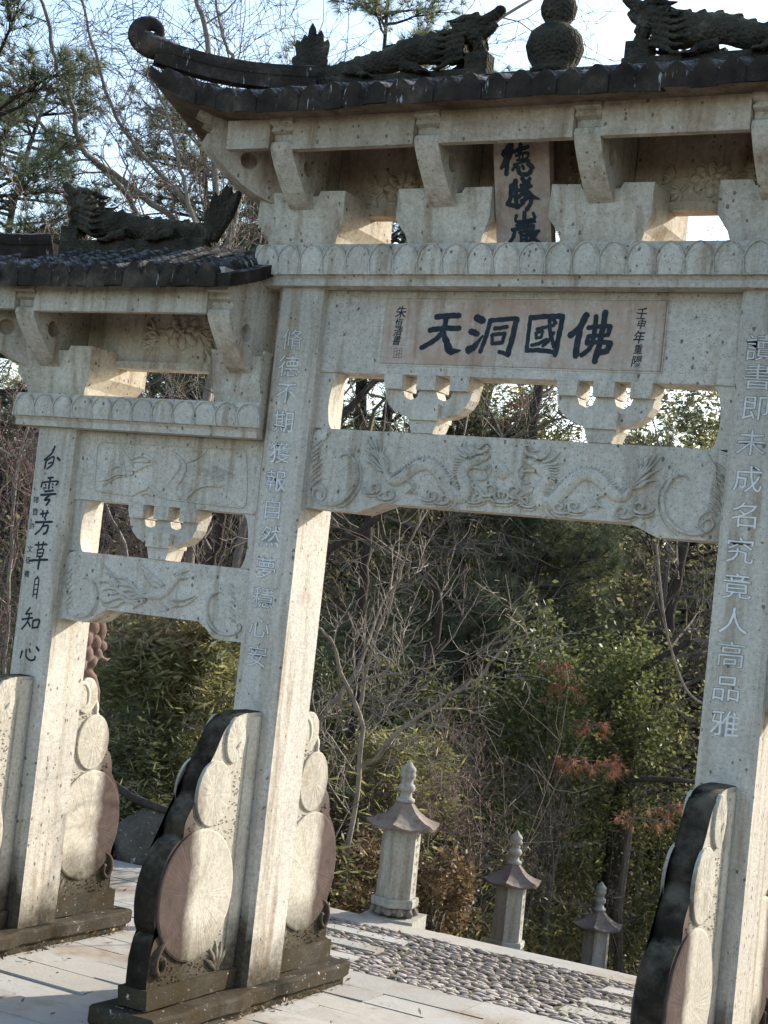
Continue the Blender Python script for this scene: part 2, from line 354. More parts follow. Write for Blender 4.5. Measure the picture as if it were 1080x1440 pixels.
# brush-written characters: strokes 'x,y ... w' on a 100 x 100 square, y down
GL = {
'天': "33,9 60,6 88,5 w6|20,42 50,37 92,36 w5.5|57,8 54,40 35,66 4,86 w5.5|52,44 64,70 76,92 99,90 w5.5,7,8,2",
'洞': "14,5 28,12 w7|5,40 19,46 w6|4,86 15,78 31,50 w8,6,2|43,12 38,50 29,90 w4.5|42,12 68,9 97,6 w4.5|97,7 92,50 86,96 w5.5|88,96 68,89 w4|54,32 79,27 w4|50,48 52,70 w3.5|50,47 76,43 w3.5|76,43 72,67 w3.5|52,69 73,66 w3.5",
'國': "6,10 5,50 4,90 w5|6,11 50,7 95,6 w6|94,7 90,50 84,98 w6|5,89 45,88 85,92 w5|27,38 72,28 w4|25,47 44,42 w3.5|26,47 28,60 w3.5|44,43 41,57 w3.5|28,59 41,57 w3|17,76 36,72 57,62 w4|60,15 65,45 80,80 w4.5|75,45 62,66 48,78 w3.5|71,14 77,23 w4.5",
'佛': "35,8 24,32 3,48 w6.5|23,40 20,88 w6|42,33 65,30 92,29 w4|92,29 89,46 w4.5|45,49 89,46 w3.5|45,49 42,62 w4|42,63 70,60 96,61 w4|96,61 90,76 73,80 w5.5|58,10 57,50 50,73 33,86 w4.5|78,2 74,50 65,98 w5.5",
'德': "34,3 28,14 13,31 w8|34,18 24,42 4,76 w8,8,4|22,52 19,95 w5.5|44,25 62,18 86,11 w4.5|64,2 61,32 w5|49,38 84,30 80,48 52,52 w3|60,36 59,50 w2.4|70,34 69,49 w2.4|42,66 64,60 88,54 w3|38,82 46,72 w3.5|55,74 59,93 78,98 93,88 w5|68,70 72,79 w4|86,66 97,76 w6",
'勝': "16,25 13,60 3,80 w5|15,25 32,12 w4.5|30,8 29,60 32,90 w5.5|19,42 28,37 w3|18,57 28,53 w3|9,82 20,84 36,90 w5|50,2 56,12 w5|73,3 64,14 w4|45,24 70,15 w4|40,38 76,26 w4|60,10 52,44 35,60 w4.5|55,30 74,55 99,66 w5,6,1.5|46,72 73,58 72,80 60,98 w4.5|60,50 52,74 40,86 w4",
'巖': "28,10 29,29 76,22 75,4 w3.8|51,1 50,25 w4.5|27,40 80,29 w3.4|34,32 38,46 w3|62,30 60,42 w3|15,54 45,48 76,42 w4|22,55 18,75 2,98 w4|35,63 60,56 w3|40,60 40,95 w3.4|56,58 54,96 w3.4|41,73 54,70 w2.4|41,84 54,82 w2.4|32,98 60,92 w3|74,49 62,68 w4.5|64,66 90,58 w3.5|84,60 60,98 w4.5|66,68 80,88 99,98 w5,6,2",
'白': "60,1 46,30 6,60 w5|18,58 14,96 w5|20,62 60,44 58,76 28,97 w4.5|34,74 55,68 w4|84,48 98,56 w6",
'雲': "38,5 66,2 w4|8,24 5,38 w4|10,22 94,14 86,28 w3.8|51,4 48,42 w4.5|26,28 32,32 w3|28,38 34,41 w3|66,24 72,27 w3|66,34 72,37 w3|30,53 76,47 w4|10,66 92,58 w4.5|56,66 34,82 62,80 46,99 w4.5",
'芳': "22,16 68,9 w4.5|34,2 38,26 w4.5|62,0 55,23 w4.5|50,28 55,36 w5|0,50 97,42 w5|50,50 35,76 6,98 w4.5|42,64 76,59 70,86 54,93 w5",
'草': "22,13 86,7 w4|38,2 41,22 w4|66,0 61,20 w4|38,30 39,56 w3.6|38,30 70,27 67,53 w3.6|40,42 68,40 w3|39,55 67,52 w3.4|1,73 50,67 99,62 w4.8|56,54 53,99 w5",
'自': "56,0 44,12 w4.5|29,15 28,92 w4.4|29,15 75,12 72,99 w5|31,38 71,36 w3.4|31,60 70,58 w3.4|30,82 72,80 w3.6",
'知': "36,0 16,28 w4.5|18,28 50,22 w4|0,52 56,40 w4.5|38,25 30,60 4,92 w4.4|35,60 48,76 w4.4|62,52 62,82 w4.4|62,51 96,45 91,77 w4.6|62,81 92,76 w4",
'心': "10,40 4,80 w5|30,30 35,70 60,86 80,76 81,60 w5|46,24 53,40 w5|82,8 96,25 w6",
}
def glyph(V, F, ch, x0, x1, z0, z1, Yf, wk=1.0):
    """x0..x1, z0 bottom..z1 top; Yf(x,z) gives the face's y; strokes stack 0.2 mm apart"""
    sx, sz = (x1-x0)/100, (z1-z0)/100; ww = (sx+sz)/2
    for k, st in enumerate(GL[ch].split('|')):
        body, wd = st.rsplit(' w', 1); P = [tuple(float(a) for a in t.split(',')) for t in body.split()]
        W = [float(a) for a in wd.split(',')]; W = W*len(P) if len(W) == 1 else W
        q = crom([(p[0], p[1], w_) for p, w_ in zip(P, W)], 6); off = .0006+.0002*k
        pts = [(x0+a*sx, z1-b*sz, w_*ww*wk) for a, b, w_ in q]; n = len(pts); L_ = []; R_ = []
        for i, (x, z, w_) in enumerate(pts):
            a = pts[max(i-1, 0)]; b = pts[min(i+1, n-1)]; dx, dz = b[0]-a[0], b[1]-a[1]; l = math.hypot(dx, dz) or 1
            w1 = w_*(1+.14*random.uniform(-1, 1)); w2 = w_*(1+.14*random.uniform(-1, 1))
            if i == 0: w1 *= 1.1; w2 *= 1.1
            L_.append((x-dz/l*w1, z+dx/l*w1)); R_.append((x+dz/l*w2, z-dx/l*w2))
        (ax, az, aw), (bx, bz, bw) = pts[0], pts[-1]
        d0 = (pts[1][0]-ax, pts[1][1]-az); l0 = math.hypot(*d0) or 1; d1 = (bx-pts[-2][0], bz-pts[-2][1]); l1 = math.hypot(*d1) or 1
        cap0 = [(ax-d0[0]/l0*aw*.8+d0[1]/l0*aw*t, az-d0[1]/l0*aw*.8-d0[0]/l0*aw*t) for t in (.55, -.55)]
        cap1 = [(bx+d1[0]/l1*bw*.8-d1[1]/l1*bw*t, bz+d1[1]/l1*bw*.8+d1[0]/l1*bw*t) for t in (.55, -.55)]
        loop = [cap0[1], cap0[0]] + R_ + [cap1[1], cap1[0]] + L_[::-1]
        # strip faces
        b0 = len(V)
        for (x, z) in L_: V.append((x, Yf(x, z)-off, z))
        for (x, z) in R_: V.append((x, Yf(x, z)-off, z))
        for i in range(n-1): F.append((b0+i, b0+i+1, b0+n+i+1, b0+n+i))
        c0 = len(V)
        for (x, z) in cap0+cap1: V.append((x, Yf(x, z)-off, z))
        F.append((b0, b0+n, c0, c0+1)); F.append((b0+n-1, b0+2*n-1, c0+3, c0+2))
def cut_letter(ch, size, x, z, par):
    e = text_mesh('painted_cut_shade', ch, size, x, z, plane(YF), M['edge'], None, .0002, offs=.0026, xs=1.04)  # larger dark glyph behind the letter, painted as the shade of its cut
    o = text_mesh('engraved_character', ch, size, x, z, plane(YF), M['glyph'], par, .0010, offs=-.0008, xs=1.04); e.parent = o
def text_mesh(name, s, size, x, z, Yf, mat, parent, extrude=.0012, vertical=None, offs=0.0, tilt=0.0, xs=1.0):
    c = bpy.data.curves.new('txt', 'FONT'); c.body = s; c.size = size; c.extrude = extrude; c.offset = offs; c.resolution_u = 3; c.align_x = 'CENTER'
    o = bpy.data.objects.new('txt', c); COL.objects.link(o); bpy.context.view_layer.update()
    me = bpy.data.meshes.new_from_object(o.evaluated_get(bpy.context.evaluated_depsgraph_get()))
    bpy.data.objects.remove(o); me.name = name; me.materials.clear(); me.materials.append(mat)
    xs_ = [v.co.x for v in me.vertices]; ys_ = [v.co.y for v in me.vertices]; cx = (min(xs_)+max(xs_))/2; cy = (min(ys_)+max(ys_))/2
    for v in me.vertices:
        a, b, d = (v.co.x-cx)*xs, v.co.y-cy, v.co.z
        a += b*tilt + mnoise.noise(Vector((v.co.x*30/size*.04, v.co.y*30/size*.04, ord(s[0])*.37)))*size*.03
        b = b*.92 + mnoise.noise(Vector((v.co.x*60/size*.05, v.co.y*60/size*.05, ord(s[0])*.71)))*size*.05
        X, Z = x+a, z+b; v.co = (X, Yf(X, Z)-d-.0004, Z)
    return link(name, me, parent)

# ------------------------------------------------------------------ ground and terrain
def hgt(x, y):
    if y < 2.4: a = 0.0
    elif y < 12: a = -.27*(y-2.4)
    else: a = -2.59 + .10*(y-12)
    t = min(1, max(0, (-x-1.2)/3.0)); t = t*t*(3-2*t)
    left = -.02*(y-2.4) if y > 2.4 else 0.0
    left += .05*max(0, -x-3.5)
    v = a*(1-t)+left*t
    if y > 12: v = v*(1-min(1, (y-12)/20)) + (-1.2+.05*(y-12))*min(1, (y-12)/20)
    r = .06*mnoise.noise(Vector((x*.6, y*.6, 0))) + .03*mnoise.noise(Vector((x*2.1, y*2.1, 3)))
    k = 1 if (y > 2.4 or x < -3) else 0
    return v + r*k
V = []; F = []
xs = list(np.concatenate([np.linspace(-400, -30, 12)[:-1], np.linspace(-30, 12, 130), np.linspace(12, 400, 12)[1:]]))
ys = list(np.concatenate([np.linspace(-60, 2.36, 20)[:-1], np.linspace(2.36, 30, 110), np.linspace(30, 700, 16)[1:]]))
for y in ys:
    for x in xs: V.append((x, y, hgt(x, y) - .06))
nx = len(xs)
for j in range(len(ys)-1):
    for i in range(nx-1): a = j*nx+i; F.append((a, a+1, a+nx+1, a+nx))
terrain = link('ground', mesh_from('ground', V, F, M['soil'], True), kind='structure')
# earth bed under the paving, 2 cm under the slab tops
bed = link('paving_bed', mesh_from('paving_bed', [(-6, -7.5, -.022), (6.5, -7.5, -.022), (6.5, 2.34, -.022), (-6, 2.34, -.022)], [(0, 1, 2, 3)], M['joint']), kind='structure')
# the paved court: slabs in rows parallel to the gate
court = link('pavement', None, kind='structure')
random.seed(3)
def slab(x0, x1, y0, y1, nm='paving_slab', par=None, th=.05):
    g = .004
    tz = random.uniform(-.004, .005); bm = bmesh.new(); add_box(bm, x0+g, x1-g, y0+g, y1-g, -th, tz)
    tl = random.uniform(-.006, .006); tm = random.uniform(-.004, .004)
    for v in bm.verts:
        if v.co.z > -.02: v.co.z += tl*(v.co.x-x0)/(x1-x0) + tm*(v.co.y-y0)/(y1-y0)
    return bm_obj(nm, bm, M['paver'], par or court, .004)
rows = [-1.0-.255*k for k in range(14, 0, -1)] + [-1.0, -.745, -.485, -.23, .03, .27, .50, .72, 1.02]
for i in range(len(rows)-1):
    y0, y1 = rows[i], rows[i+1]; off = random.uniform(0, .5); x = -3.4+off if i % 2 else -3.6+off
    big = y1 > 1.0
    while x < 4.2:
        l = random.uniform(.42, .66) if not big else .76
        if not (y1 < -2.2 and (x > 4 or x < -2.5)): slab(x, x+l, y0, y1)
        x += l
for (y0, y1) in ((1.02, 1.02+.25), (1.27, 1.55), (1.55, 1.82), (1.82, 2.09)):   # left of the side gate the court goes on
    x = -1.35
    while x > -3.4: slab(x-.55, x, y0, y1); x -= .55
# kerb at the top of the stair
kerb = link('kerb', None, kind='structure')
x = -3.48
while x < 3.6:
    slab(x, x+.757, 2.10, 2.325, 'kerb_stone', kerb, .13); x += .757
# cobbled apron with inlaid slab strips either side
path = link('cobbled_path', None, kind='structure')
strips = [(1.20, 1.32), (1.47, 1.59), (1.80, 1.925)]
for (a, b) in strips:
    slab(-1.28, -.66, a, b, 'strip_slab', path); slab(-.66, -.07, a, b, 'strip_slab', path)
    slab(1.135, 1.72, a, b, 'strip_slab', path); slab(1.72, 2.35, a, b, 'strip_slab', path)
def in_strip(x, y): return any(a-.01 < y < b+.01 for a, b in strips) and (x < -.05 or x > 1.12)
link('cobble_bed', mesh_from('cobble_bed', [(-1.28, 1.022, -.010), (2.36, 1.022, -.010), (2.36, 2.098, -.010), (-1.28, 2.098, -.010)], [(0, 1, 2, 3)], M['joint']), path)
protos = []
for k in range(9):
    bm = bmesh.new(); bmesh.ops.create_icosphere(bm, subdivisions=1, radius=1)
    for v in bm.verts:
        v.co = Vector((v.co.x*(1+.25*mnoise.noise(v.co*1.3+Vector((k, 0, 0)))), v.co.y*(1+.25*mnoise.noise(v.co*1.3+Vector((0, k, 5)))), v.co.z*(1+.3*mnoise.noise(v.co*2+Vector((0, 3, k))))))
    me = bpy.data.meshes.new('cobble'); bm.to_mesh(me); bm.free(); me.materials.append(M['cobble'])
    me.polygons.foreach_set('use_smooth', [True]*len(me.polygons)); protos.append(me)
cob = []
y = 1.045
while y < 2.09:
    x = -1.28+random.uniform(0, .05)
    while x < 2.35:
        wx = random.uniform(.022, .046)
        if not in_strip(x+wx, y): cob.append((x+wx, y+random.uniform(-.008, .008), wx, random.uniform(.013, .021)))
        x += wx*2+.004
    y += .036
cob.sort(key=lambda c: (c[0] < -.55 or c[0] > 1.9, c[1]))
VV = []; FF = []
pv = [np.array([v.co[:] for v in p.vertices]) for p in protos]; pf = [[tuple(q.vertices) for q in p.polygons] for p in protos]
for i, (x, y, wx, wy) in enumerate(cob):
    k = i % 9; rz = random.uniform(-.35, .35); tz = random.uniform(-.012, .004)
    if i < 300:
        o = link('cobble', protos[k], path, (x, y, tz-.004)); o.scale = (wx*1.12, wy*1.25, .010); o.rotation_euler = (random.uniform(-.2, .2), random.uniform(-.2, .2), rz)
    else:
        c, s_ = math.cos(rz), math.sin(rz); b0 = len(VV); q = pv[k]*np.array([wx*1.12, wy*1.25, .010])
        for a in q: VV.append((x+a[0]*c-a[1]*s_, y+a[0]*s_+a[1]*c, tz-.004+a[2]))
        FF += [tuple(b0+t for t in f) for f in pf[k]]
me = mesh_from('cobble_field', VV, FF, M['cobble'], True); link('cobble_field', me, path, kind='stuff')
# stair below the kerb
stair = link('stairs', None, kind='structure')
for k in range(18):
    y0 = 2.33+k*.5; z = -.13*(k+1)
    bm = bmesh.new(); add_box(bm, -.35, 2.75, y0, y0+.55, z-.3, z); bm_obj('step', bm, M['paver'], stair, .006)

# ------------------------------------------------------------------ the gate
gate = thing('memorial_archway', 'pale carved stone memorial archway with square pillars, dark tiled roofs and inscriptions', 'archway', (1.13, 0, 0))
GX = 1.13
class GateFrame:  # children are authored in world metres; the gate's base lies at x = 1.13
    pass
def gp(o):
    o.location = (o.location[0]-GX, o.location[1], o.location[2]); return o
PX = [-1.387, 0.0, 2.26, 3.647]; HW = .1225; YF = -.165
plane = lambda Y: (lambda x, z: Y)
def chamfer_pillar(cx, ztop, par):
    c = .022; a, b = HW, .165
    poly = [(cx-a+c, -b), (cx+a-c, -b), (cx+a, -b+c), (cx+a, b-c), (cx+a-c, b), (cx-a+c, b), (cx-a, b-c), (cx-a, -b+c)]
    bm = bmesh.new(); add_prism(bm, poly, .111, ztop, 'z')
    return gp(bm_obj('pillar', bm, M['stone'], par, .0025))
pillars = []
for i, cx in enumerate(PX): pillars.append(chamfer_pillar(cx, 3.39 if i in (1, 2) else 2.655, gate))
# inscriptions on the pillars (children of each pillar; same local frame)
zs2 = [3.14, 3.01, 2.88, 2.745, 2.60, 2.465, 2.33, 2.20, 2.05, 1.91, 1.77, 1.635]
for k, ch in enumerate('脩德不期獲報自然夢穩心安'):
    cut_letter(ch, .118, -.012+random.uniform(-.004, .004), zs2[k], pillars[1])
zs3 = [3.15, 3.03, 2.90, 2.76, 2.61, 2.465, 2.32, 2.175, 2.035, 1.90, 1.76, 1.62]
for k, ch in enumerate('讀書即未成名究竟人高品雅'):
    cut_letter(ch, .124, 2.24+random.uniform(-.004, .004), zs3[k], pillars[2])
RP = Ref((-1.656, 2.608), (1.040, .050), (.066, -.423))
for ch, (a, b, c, d) in zip('白雲芳草自知心', [(190, 75, 295, 220), (165, 260, 278, 435), (138, 465, 245, 618), (103, 655, 217, 820), (112, 862, 165, 998), (52, 1055, 165, 1200), (38, 1275, 158, 1382)]):
    x0, z1 = RP(a, b); x1, z0 = RP(c, d); zc = RP((a+c)/2, (b+d)/2); hz = (d-b)*.423/500/2; hx = (c-a)*.00104/2
    V = []; F = []; glyph(V, F, ch, zc[0]-hx, zc[0]+hx, zc[1]-hz, zc[1]+hz, plane(YF)); link('written_character', mesh_from('written_character', V, F, M['ink']), pillars[0])
for ch, (u, v) in zip('諸暨許文臣書', [(130, 400), (125, 475), (105, 560), (90, 700), (80, 770), (70, 850)]):
    x, z = RP(u, v); text_mesh('written_character', ch, .040, x+.012, z, plane(YF), M['ink'], pillars[0], .0004, offs=.0003)

# lotus-carved beams
def lotus_beam(x0, x1, z0, z1, first, n, pitch):
    fr = -.205
    poly = [(-fr, z0), (fr, z0), (fr-.002, z0+.03), (fr-.012, z0+.042), (fr-.022, z0+.06), (fr-.026, (z0+z1)/2+.02), (fr-.018, z1-.02), (fr-.004, z1), (-fr+.004, z1), (-fr+.026, (z0+z1)/2+.02), (-fr+.012, z0+.042)]
    bm = bmesh.new(); add_prism(bm, poly, x0, x1, 'x'); b = gp(bm_obj('lotus_beam', bm, M['stone'], gate, .004))
    # one petal, shared
    V = []; F = []; rows_, cols = 7, 9; hgt_ = z1-z0-.052
    for i in range(rows_):
        t = i/(rows_-1)
        for j in range(cols):
            s = -1+2*j/(cols-1); wd = pitch*.60*math.sqrt(max(0, 1-(t**2.4)*.999)); z = t*hgt_
            X = s*wd; edge = 1-abs(s)**6
            y = -.006 - .010*math.sin(PI*min(1, .15+t*.85)) * (1-s*s*.8) - .0075*(s*.5+.5)*edge
            V.append((X, y, z))
    for i in range(rows_-1):
        for j in range(cols-1): a = i*cols+j; F.append((a, a+1, a+cols+1, a+cols))
    # rim step
    lip = [0*cols+j for j in range(0, 1)]
    pm = mesh_from('lotus_petal', V, F, M['stone'], True)
    for k in range(n):
        x = first+pitch*k
        o = link('lotus_petal', pm, b, (x, fr-.017, z0+.047))
        V2 = None
    # engraved outline of every petal: a raised double line following the arch
    Vr = []; Fr = []
    ridge(Vr, Fr, [(math.copysign(1, s)*pitch*.56*math.sqrt(max(0, 1-abs(t)**2.4)) if abs(s) > 0 else 0, t*hgt_, .0030) for s, t in [(-1, .0), (-1, .4), (-1, .7), (-1, .88), (-1, .965), (1e-9, 1), (1, .965), (1, .88), (1, .7), (1, .4), (1, .0)]], 0, .007, 3)
    ridge(Vr, Fr, [(math.copysign(1, s)*pitch*.40*math.sqrt(max(0, 1-abs(t)**2.4)) if abs(s) > 0 else 0, t*hgt_*.80, .0022) for s, t in [(-1, .0), (-1, .4), (-1, .7), (-1, .88), (-1, .965), (1e-9, 1), (1, .965), (1, .88), (1, .7), (1, .4), (1, .0)]], 0, .005, 3)
    rm = mesh_from('petal_rim', Vr, Fr, M['stone'], True)
    for k in range(n):
        link('petal_rim', rm, b, (first+pitch*k, fr-.031, z0+.045))
    return b
lotus_beam(-.235, 2.495, 3.39, 3.585, -.165, 22, .1252)
lotus_beam(-1.62, -.125, 2.655, 2.822, -1.55, 12, .1255)
lotus_beam(2.385, 3.88, 2.655, 2.822, 2.44, 12, .1255)

# plaque lintel
YP = -.10
def lintel(x0, x1, z0, z1, y0=YP, y1=.07, mat='stone', nm='lintel'): return gp(box(nm, x0, x1, y0, y1, z0, z1, M[mat], gate, .004))
pl = lintel(PX[1]+HW, PX[2]-HW, 3.0, 3.388, nm='plaque_lintel')
box('inscribed_panel', .443, 1.80, YP-.006, YP+.01, 3.05, 3.352, M['panel'], pl, .002)
V = []; F = []
for pts in ([(.437, 3.044), (.437, 3.358)], [(1.806, 3.044), (1.806, 3.358)], [(.437, 3.358), (1.806, 3.358)], [(.437, 3.044), (1.806, 3.044)]):
    ridge(V, F, [(a, b, .005) for a, b in pts], YP, .005, 4)
link('panel_border', mesh_from('panel_border', V, F, M['stone'], True), pl)
YI = YP-.006
RL = Ref((.382, 3.386), (.706, .004), (.040, -.325)); RR = Ref((1.142, 3.390), (.641, .004), (.035, -.310))
for ch, R, (a, b, c, d) in (('天', RL, (335, 158, 632, 445)), ('洞', RL, (672, 172, 1012, 452)), ('國', RR, (8, 160, 278, 462)), ('佛', RR, (322, 140, 638, 505))):
    cx, cz = R((a+c)/2, (b+d)/2); hx = (c-a)*R.du[0]/2000; hz = (d-b)*abs(R.dv[1])/1000
    V = []; F = []; glyph(V, F, ch, cx-hx, cx+hx, cz-hz, cz+hz, plane(YI), 1.15); link('written_character', mesh_from('written_character', V, F, M['ink']), pl)
for ch, R, u, v, sz in (('朱', RL, 188, 150, .058), ('恒', RL, 170, 228, .042), ('清', RL, 165, 290, .048), ('書', RL, 155, 355, .044), ('壬', RR, 845, 155, .052), ('申', RR, 842, 230, .042), ('年', RR, 825, 320, .056), ('重', RR, 818, 405, .042), ('陽', RR, 808, 490, .050)):
    x, z = R(u, v); text_mesh('written_character', ch, sz*1.15, x, z, plane(YI), M['ink'], pl, .0004, offs=.0006, tilt=.15, xs=.85)
x, z = RL(162, 443); V = []; F = []
for pts in ([(-.02, -.022), (-.02, .022)], [(.02, -.022), (.02, .022)], [(-.02, .022), (.02, .022)], [(-.02, -.022), (.02, -.022)], [(-.006, -.018), (-.006, .018)], [(.008, -.018), (.008, .018)], [(-.017, .006), (-.006, .006)], [(-.006, -.002), (.017, -.002)], [(-.006, .010), (.017, .010)], [(-.017, -.010), (.008, -.010)]):
    ridge(V, F, [(x+a, z+b, .0011) for a, b in pts], YI, .0012, 2)
link('seal_mark', mesh_from('seal_mark', V, F, M['ink']), pl)

# cut-out bracket clusters under the lintels
def cluster(cx, z0, z1, k=1.0):
    h = z1-z0; e = thing_part('bracket_cluster'); P = lambda a, b: (cx+a*k, z0+b*h)
    arm = [P(-.225, .76)] + [P(-.225+.15*(1-math.cos(t*PI/2)), .76-.48*math.sin(t*PI/2)) for t in (.2, .4, .6, .8, 1)]
    poly = arm + [P(.075, .28)] + [P(.225-.15*(1-math.cos(t*PI/2)), .76-.48*math.sin(t*PI/2)) for t in (.8, .6, .4, .2, 0)]
    top = []
    for c in (.085, -.085):
        top += [P(c+.045, .76), P(c+.03, .62), P(c, .57), P(c-.03, .62), P(c-.045, .76)]
    bm = bmesh.new(); add_prism(bm, poly+top, YP+.012, .0, 'y'); bm_obj('bracket_arm', bm, M['stone'], e, .004)
    for c in (-.170, 0, .170):
        bm = bmesh.new(); wd = .048
        add_prism(bm, [P(c-wd, .745), P(c+wd, .745), P(c+wd, 1), P(c-wd, 1)] if c == 0 else [P(c-wd+(.012 if c < 0 else 0), .745), P(c+wd-(.012 if c > 0 else 0), .745), P(c+wd, .88), P(c+wd, 1), P(c-wd, 1), P(c-wd, .88)], YP-.018, .03, 'y')
        bm_obj('bracket_block', bm, M['stone'], e, .005)
    bm = bmesh.new(); add_prism(bm, [P(-.075, .22), P(.075, .22), P(.078, .50), P(-.078, .50)], YP-.022, .034, 'y'); bm_obj('bracket_block', bm, M['stone'], e, .005)
    bm = bmesh.new(); add_prism(bm, [P(-.055, 0), P(.055, 0), P(.074, .22), P(-.074, .22)], YP-.008, .02, 'y'); bm_obj('bracket_foot', bm, M['stone'], e, .005)
def thing_part(nm):
    e = link(nm, None, gate, (-GX, 0, 0)); return e
for cx in (.70, 1.56): cluster(cx, 2.733, 2.999)
for cx in (-.694, 2.954): cluster(cx, 2.036, 2.299, .93)
def filler(x, s, z0, z1):
    h = z1-z0; pts = [(0, 0), (.088, 0)] + [(.088+.012*t-.034*math.sin(PI*t)**.6, h*t) for t in (.06, .14, .25, .4, .55, .7, .82, .92)] + [(.102, h), (0, h)]
    prism_ = bmesh.new(); add_prism(prism_, [(x+s*a, z0+b) for a, b in pts], YP+.01, .0, 'y'); gp(bm_obj('corner_filler', prism_, M['stone'], gate, .004))
filler(PX[1]+HW, 1, 2.733, 2.999); filler(PX[2]-HW, -1, 2.733, 2.999)
for a, b in ((0, 1), (2, 3)): filler(PX[a]+HW, 1, 2.036, 2.299); filler(PX[b]-HW, -1, 2.036, 2.299)

# curved lower beams with haunches
def moon_beam(x0, x1, z0, zm, z1, hw_, nm):
    c = .035
    poly = [(x0, z0), (x0+hw_-.09, z0-.004), (x0+hw_-.05, z0+.012), (x0+hw_-.01, z0+(zm-z0)*.6), (x0+hw_+.04, zm), (x1-hw_-.04, zm), (x1-hw_+.01, z0+(zm-z0)*.6), (x1-hw_+.05, z0+.012), (x1-hw_+.09, z0-.004), (x1, z0), (x1, z1-c), (x1-c*.4, z1-c*.3), (x1-c*1.5, z1), (x0+c*1.5, z1), (x0+c*.4, z1-c*.3), (x0, z1-c)]
    bm = bmesh.new(); add_prism(bm, poly, YP, .07, 'y'); return gp(bm_obj(nm, bm, M['stone'], gate, .008, 2))
main = moon_beam(PX[1]+HW, PX[2]-HW, 2.352, 2.40, 2.732, .37, 'dragon_beam')
D = Ref((.033, 2.767), (1.093, .048), (.065, -.499)); DM = Ref((.033, 2.767), (1.093, .048), (.065, -.499), 1.13)
def scroll_strokes():
    s = [[(208, 182, 1), (228, 163, 4), (258, 168, 6), (282, 195, 8), (296, 250, 8), (288, 300, 8), (262, 345, 8), (215, 385, 9), (160, 402, 8), (110, 394, 6), (82, 372, 5), (78, 345, 5), (95, 330, 4), (118, 345, 4), (116, 368, 2)],
         [(300, 190, 1), (316, 240, 3), (306, 310, 3), (275, 365, 3), (230, 405, 3), (190, 425, 1)],
         [(95, 300, 1), (120, 308, 4), (138, 335, 4), (132, 370, 3), (110, 388, 1)]]
    for k in range(9):
        u = 66+5*math.sin(k*1.7); v = 118+k*22
        s.append([(u, v+26, 1), (u+14, v+8, 4), (u+34, v-6, 4), (u+52, v-22, 1)])
    s.append([(165, 60, 1), (140, 90, 3), (118, 112, 3), (110, 150, 3), (98, 190, 3), (78, 230, 1)])
    return s
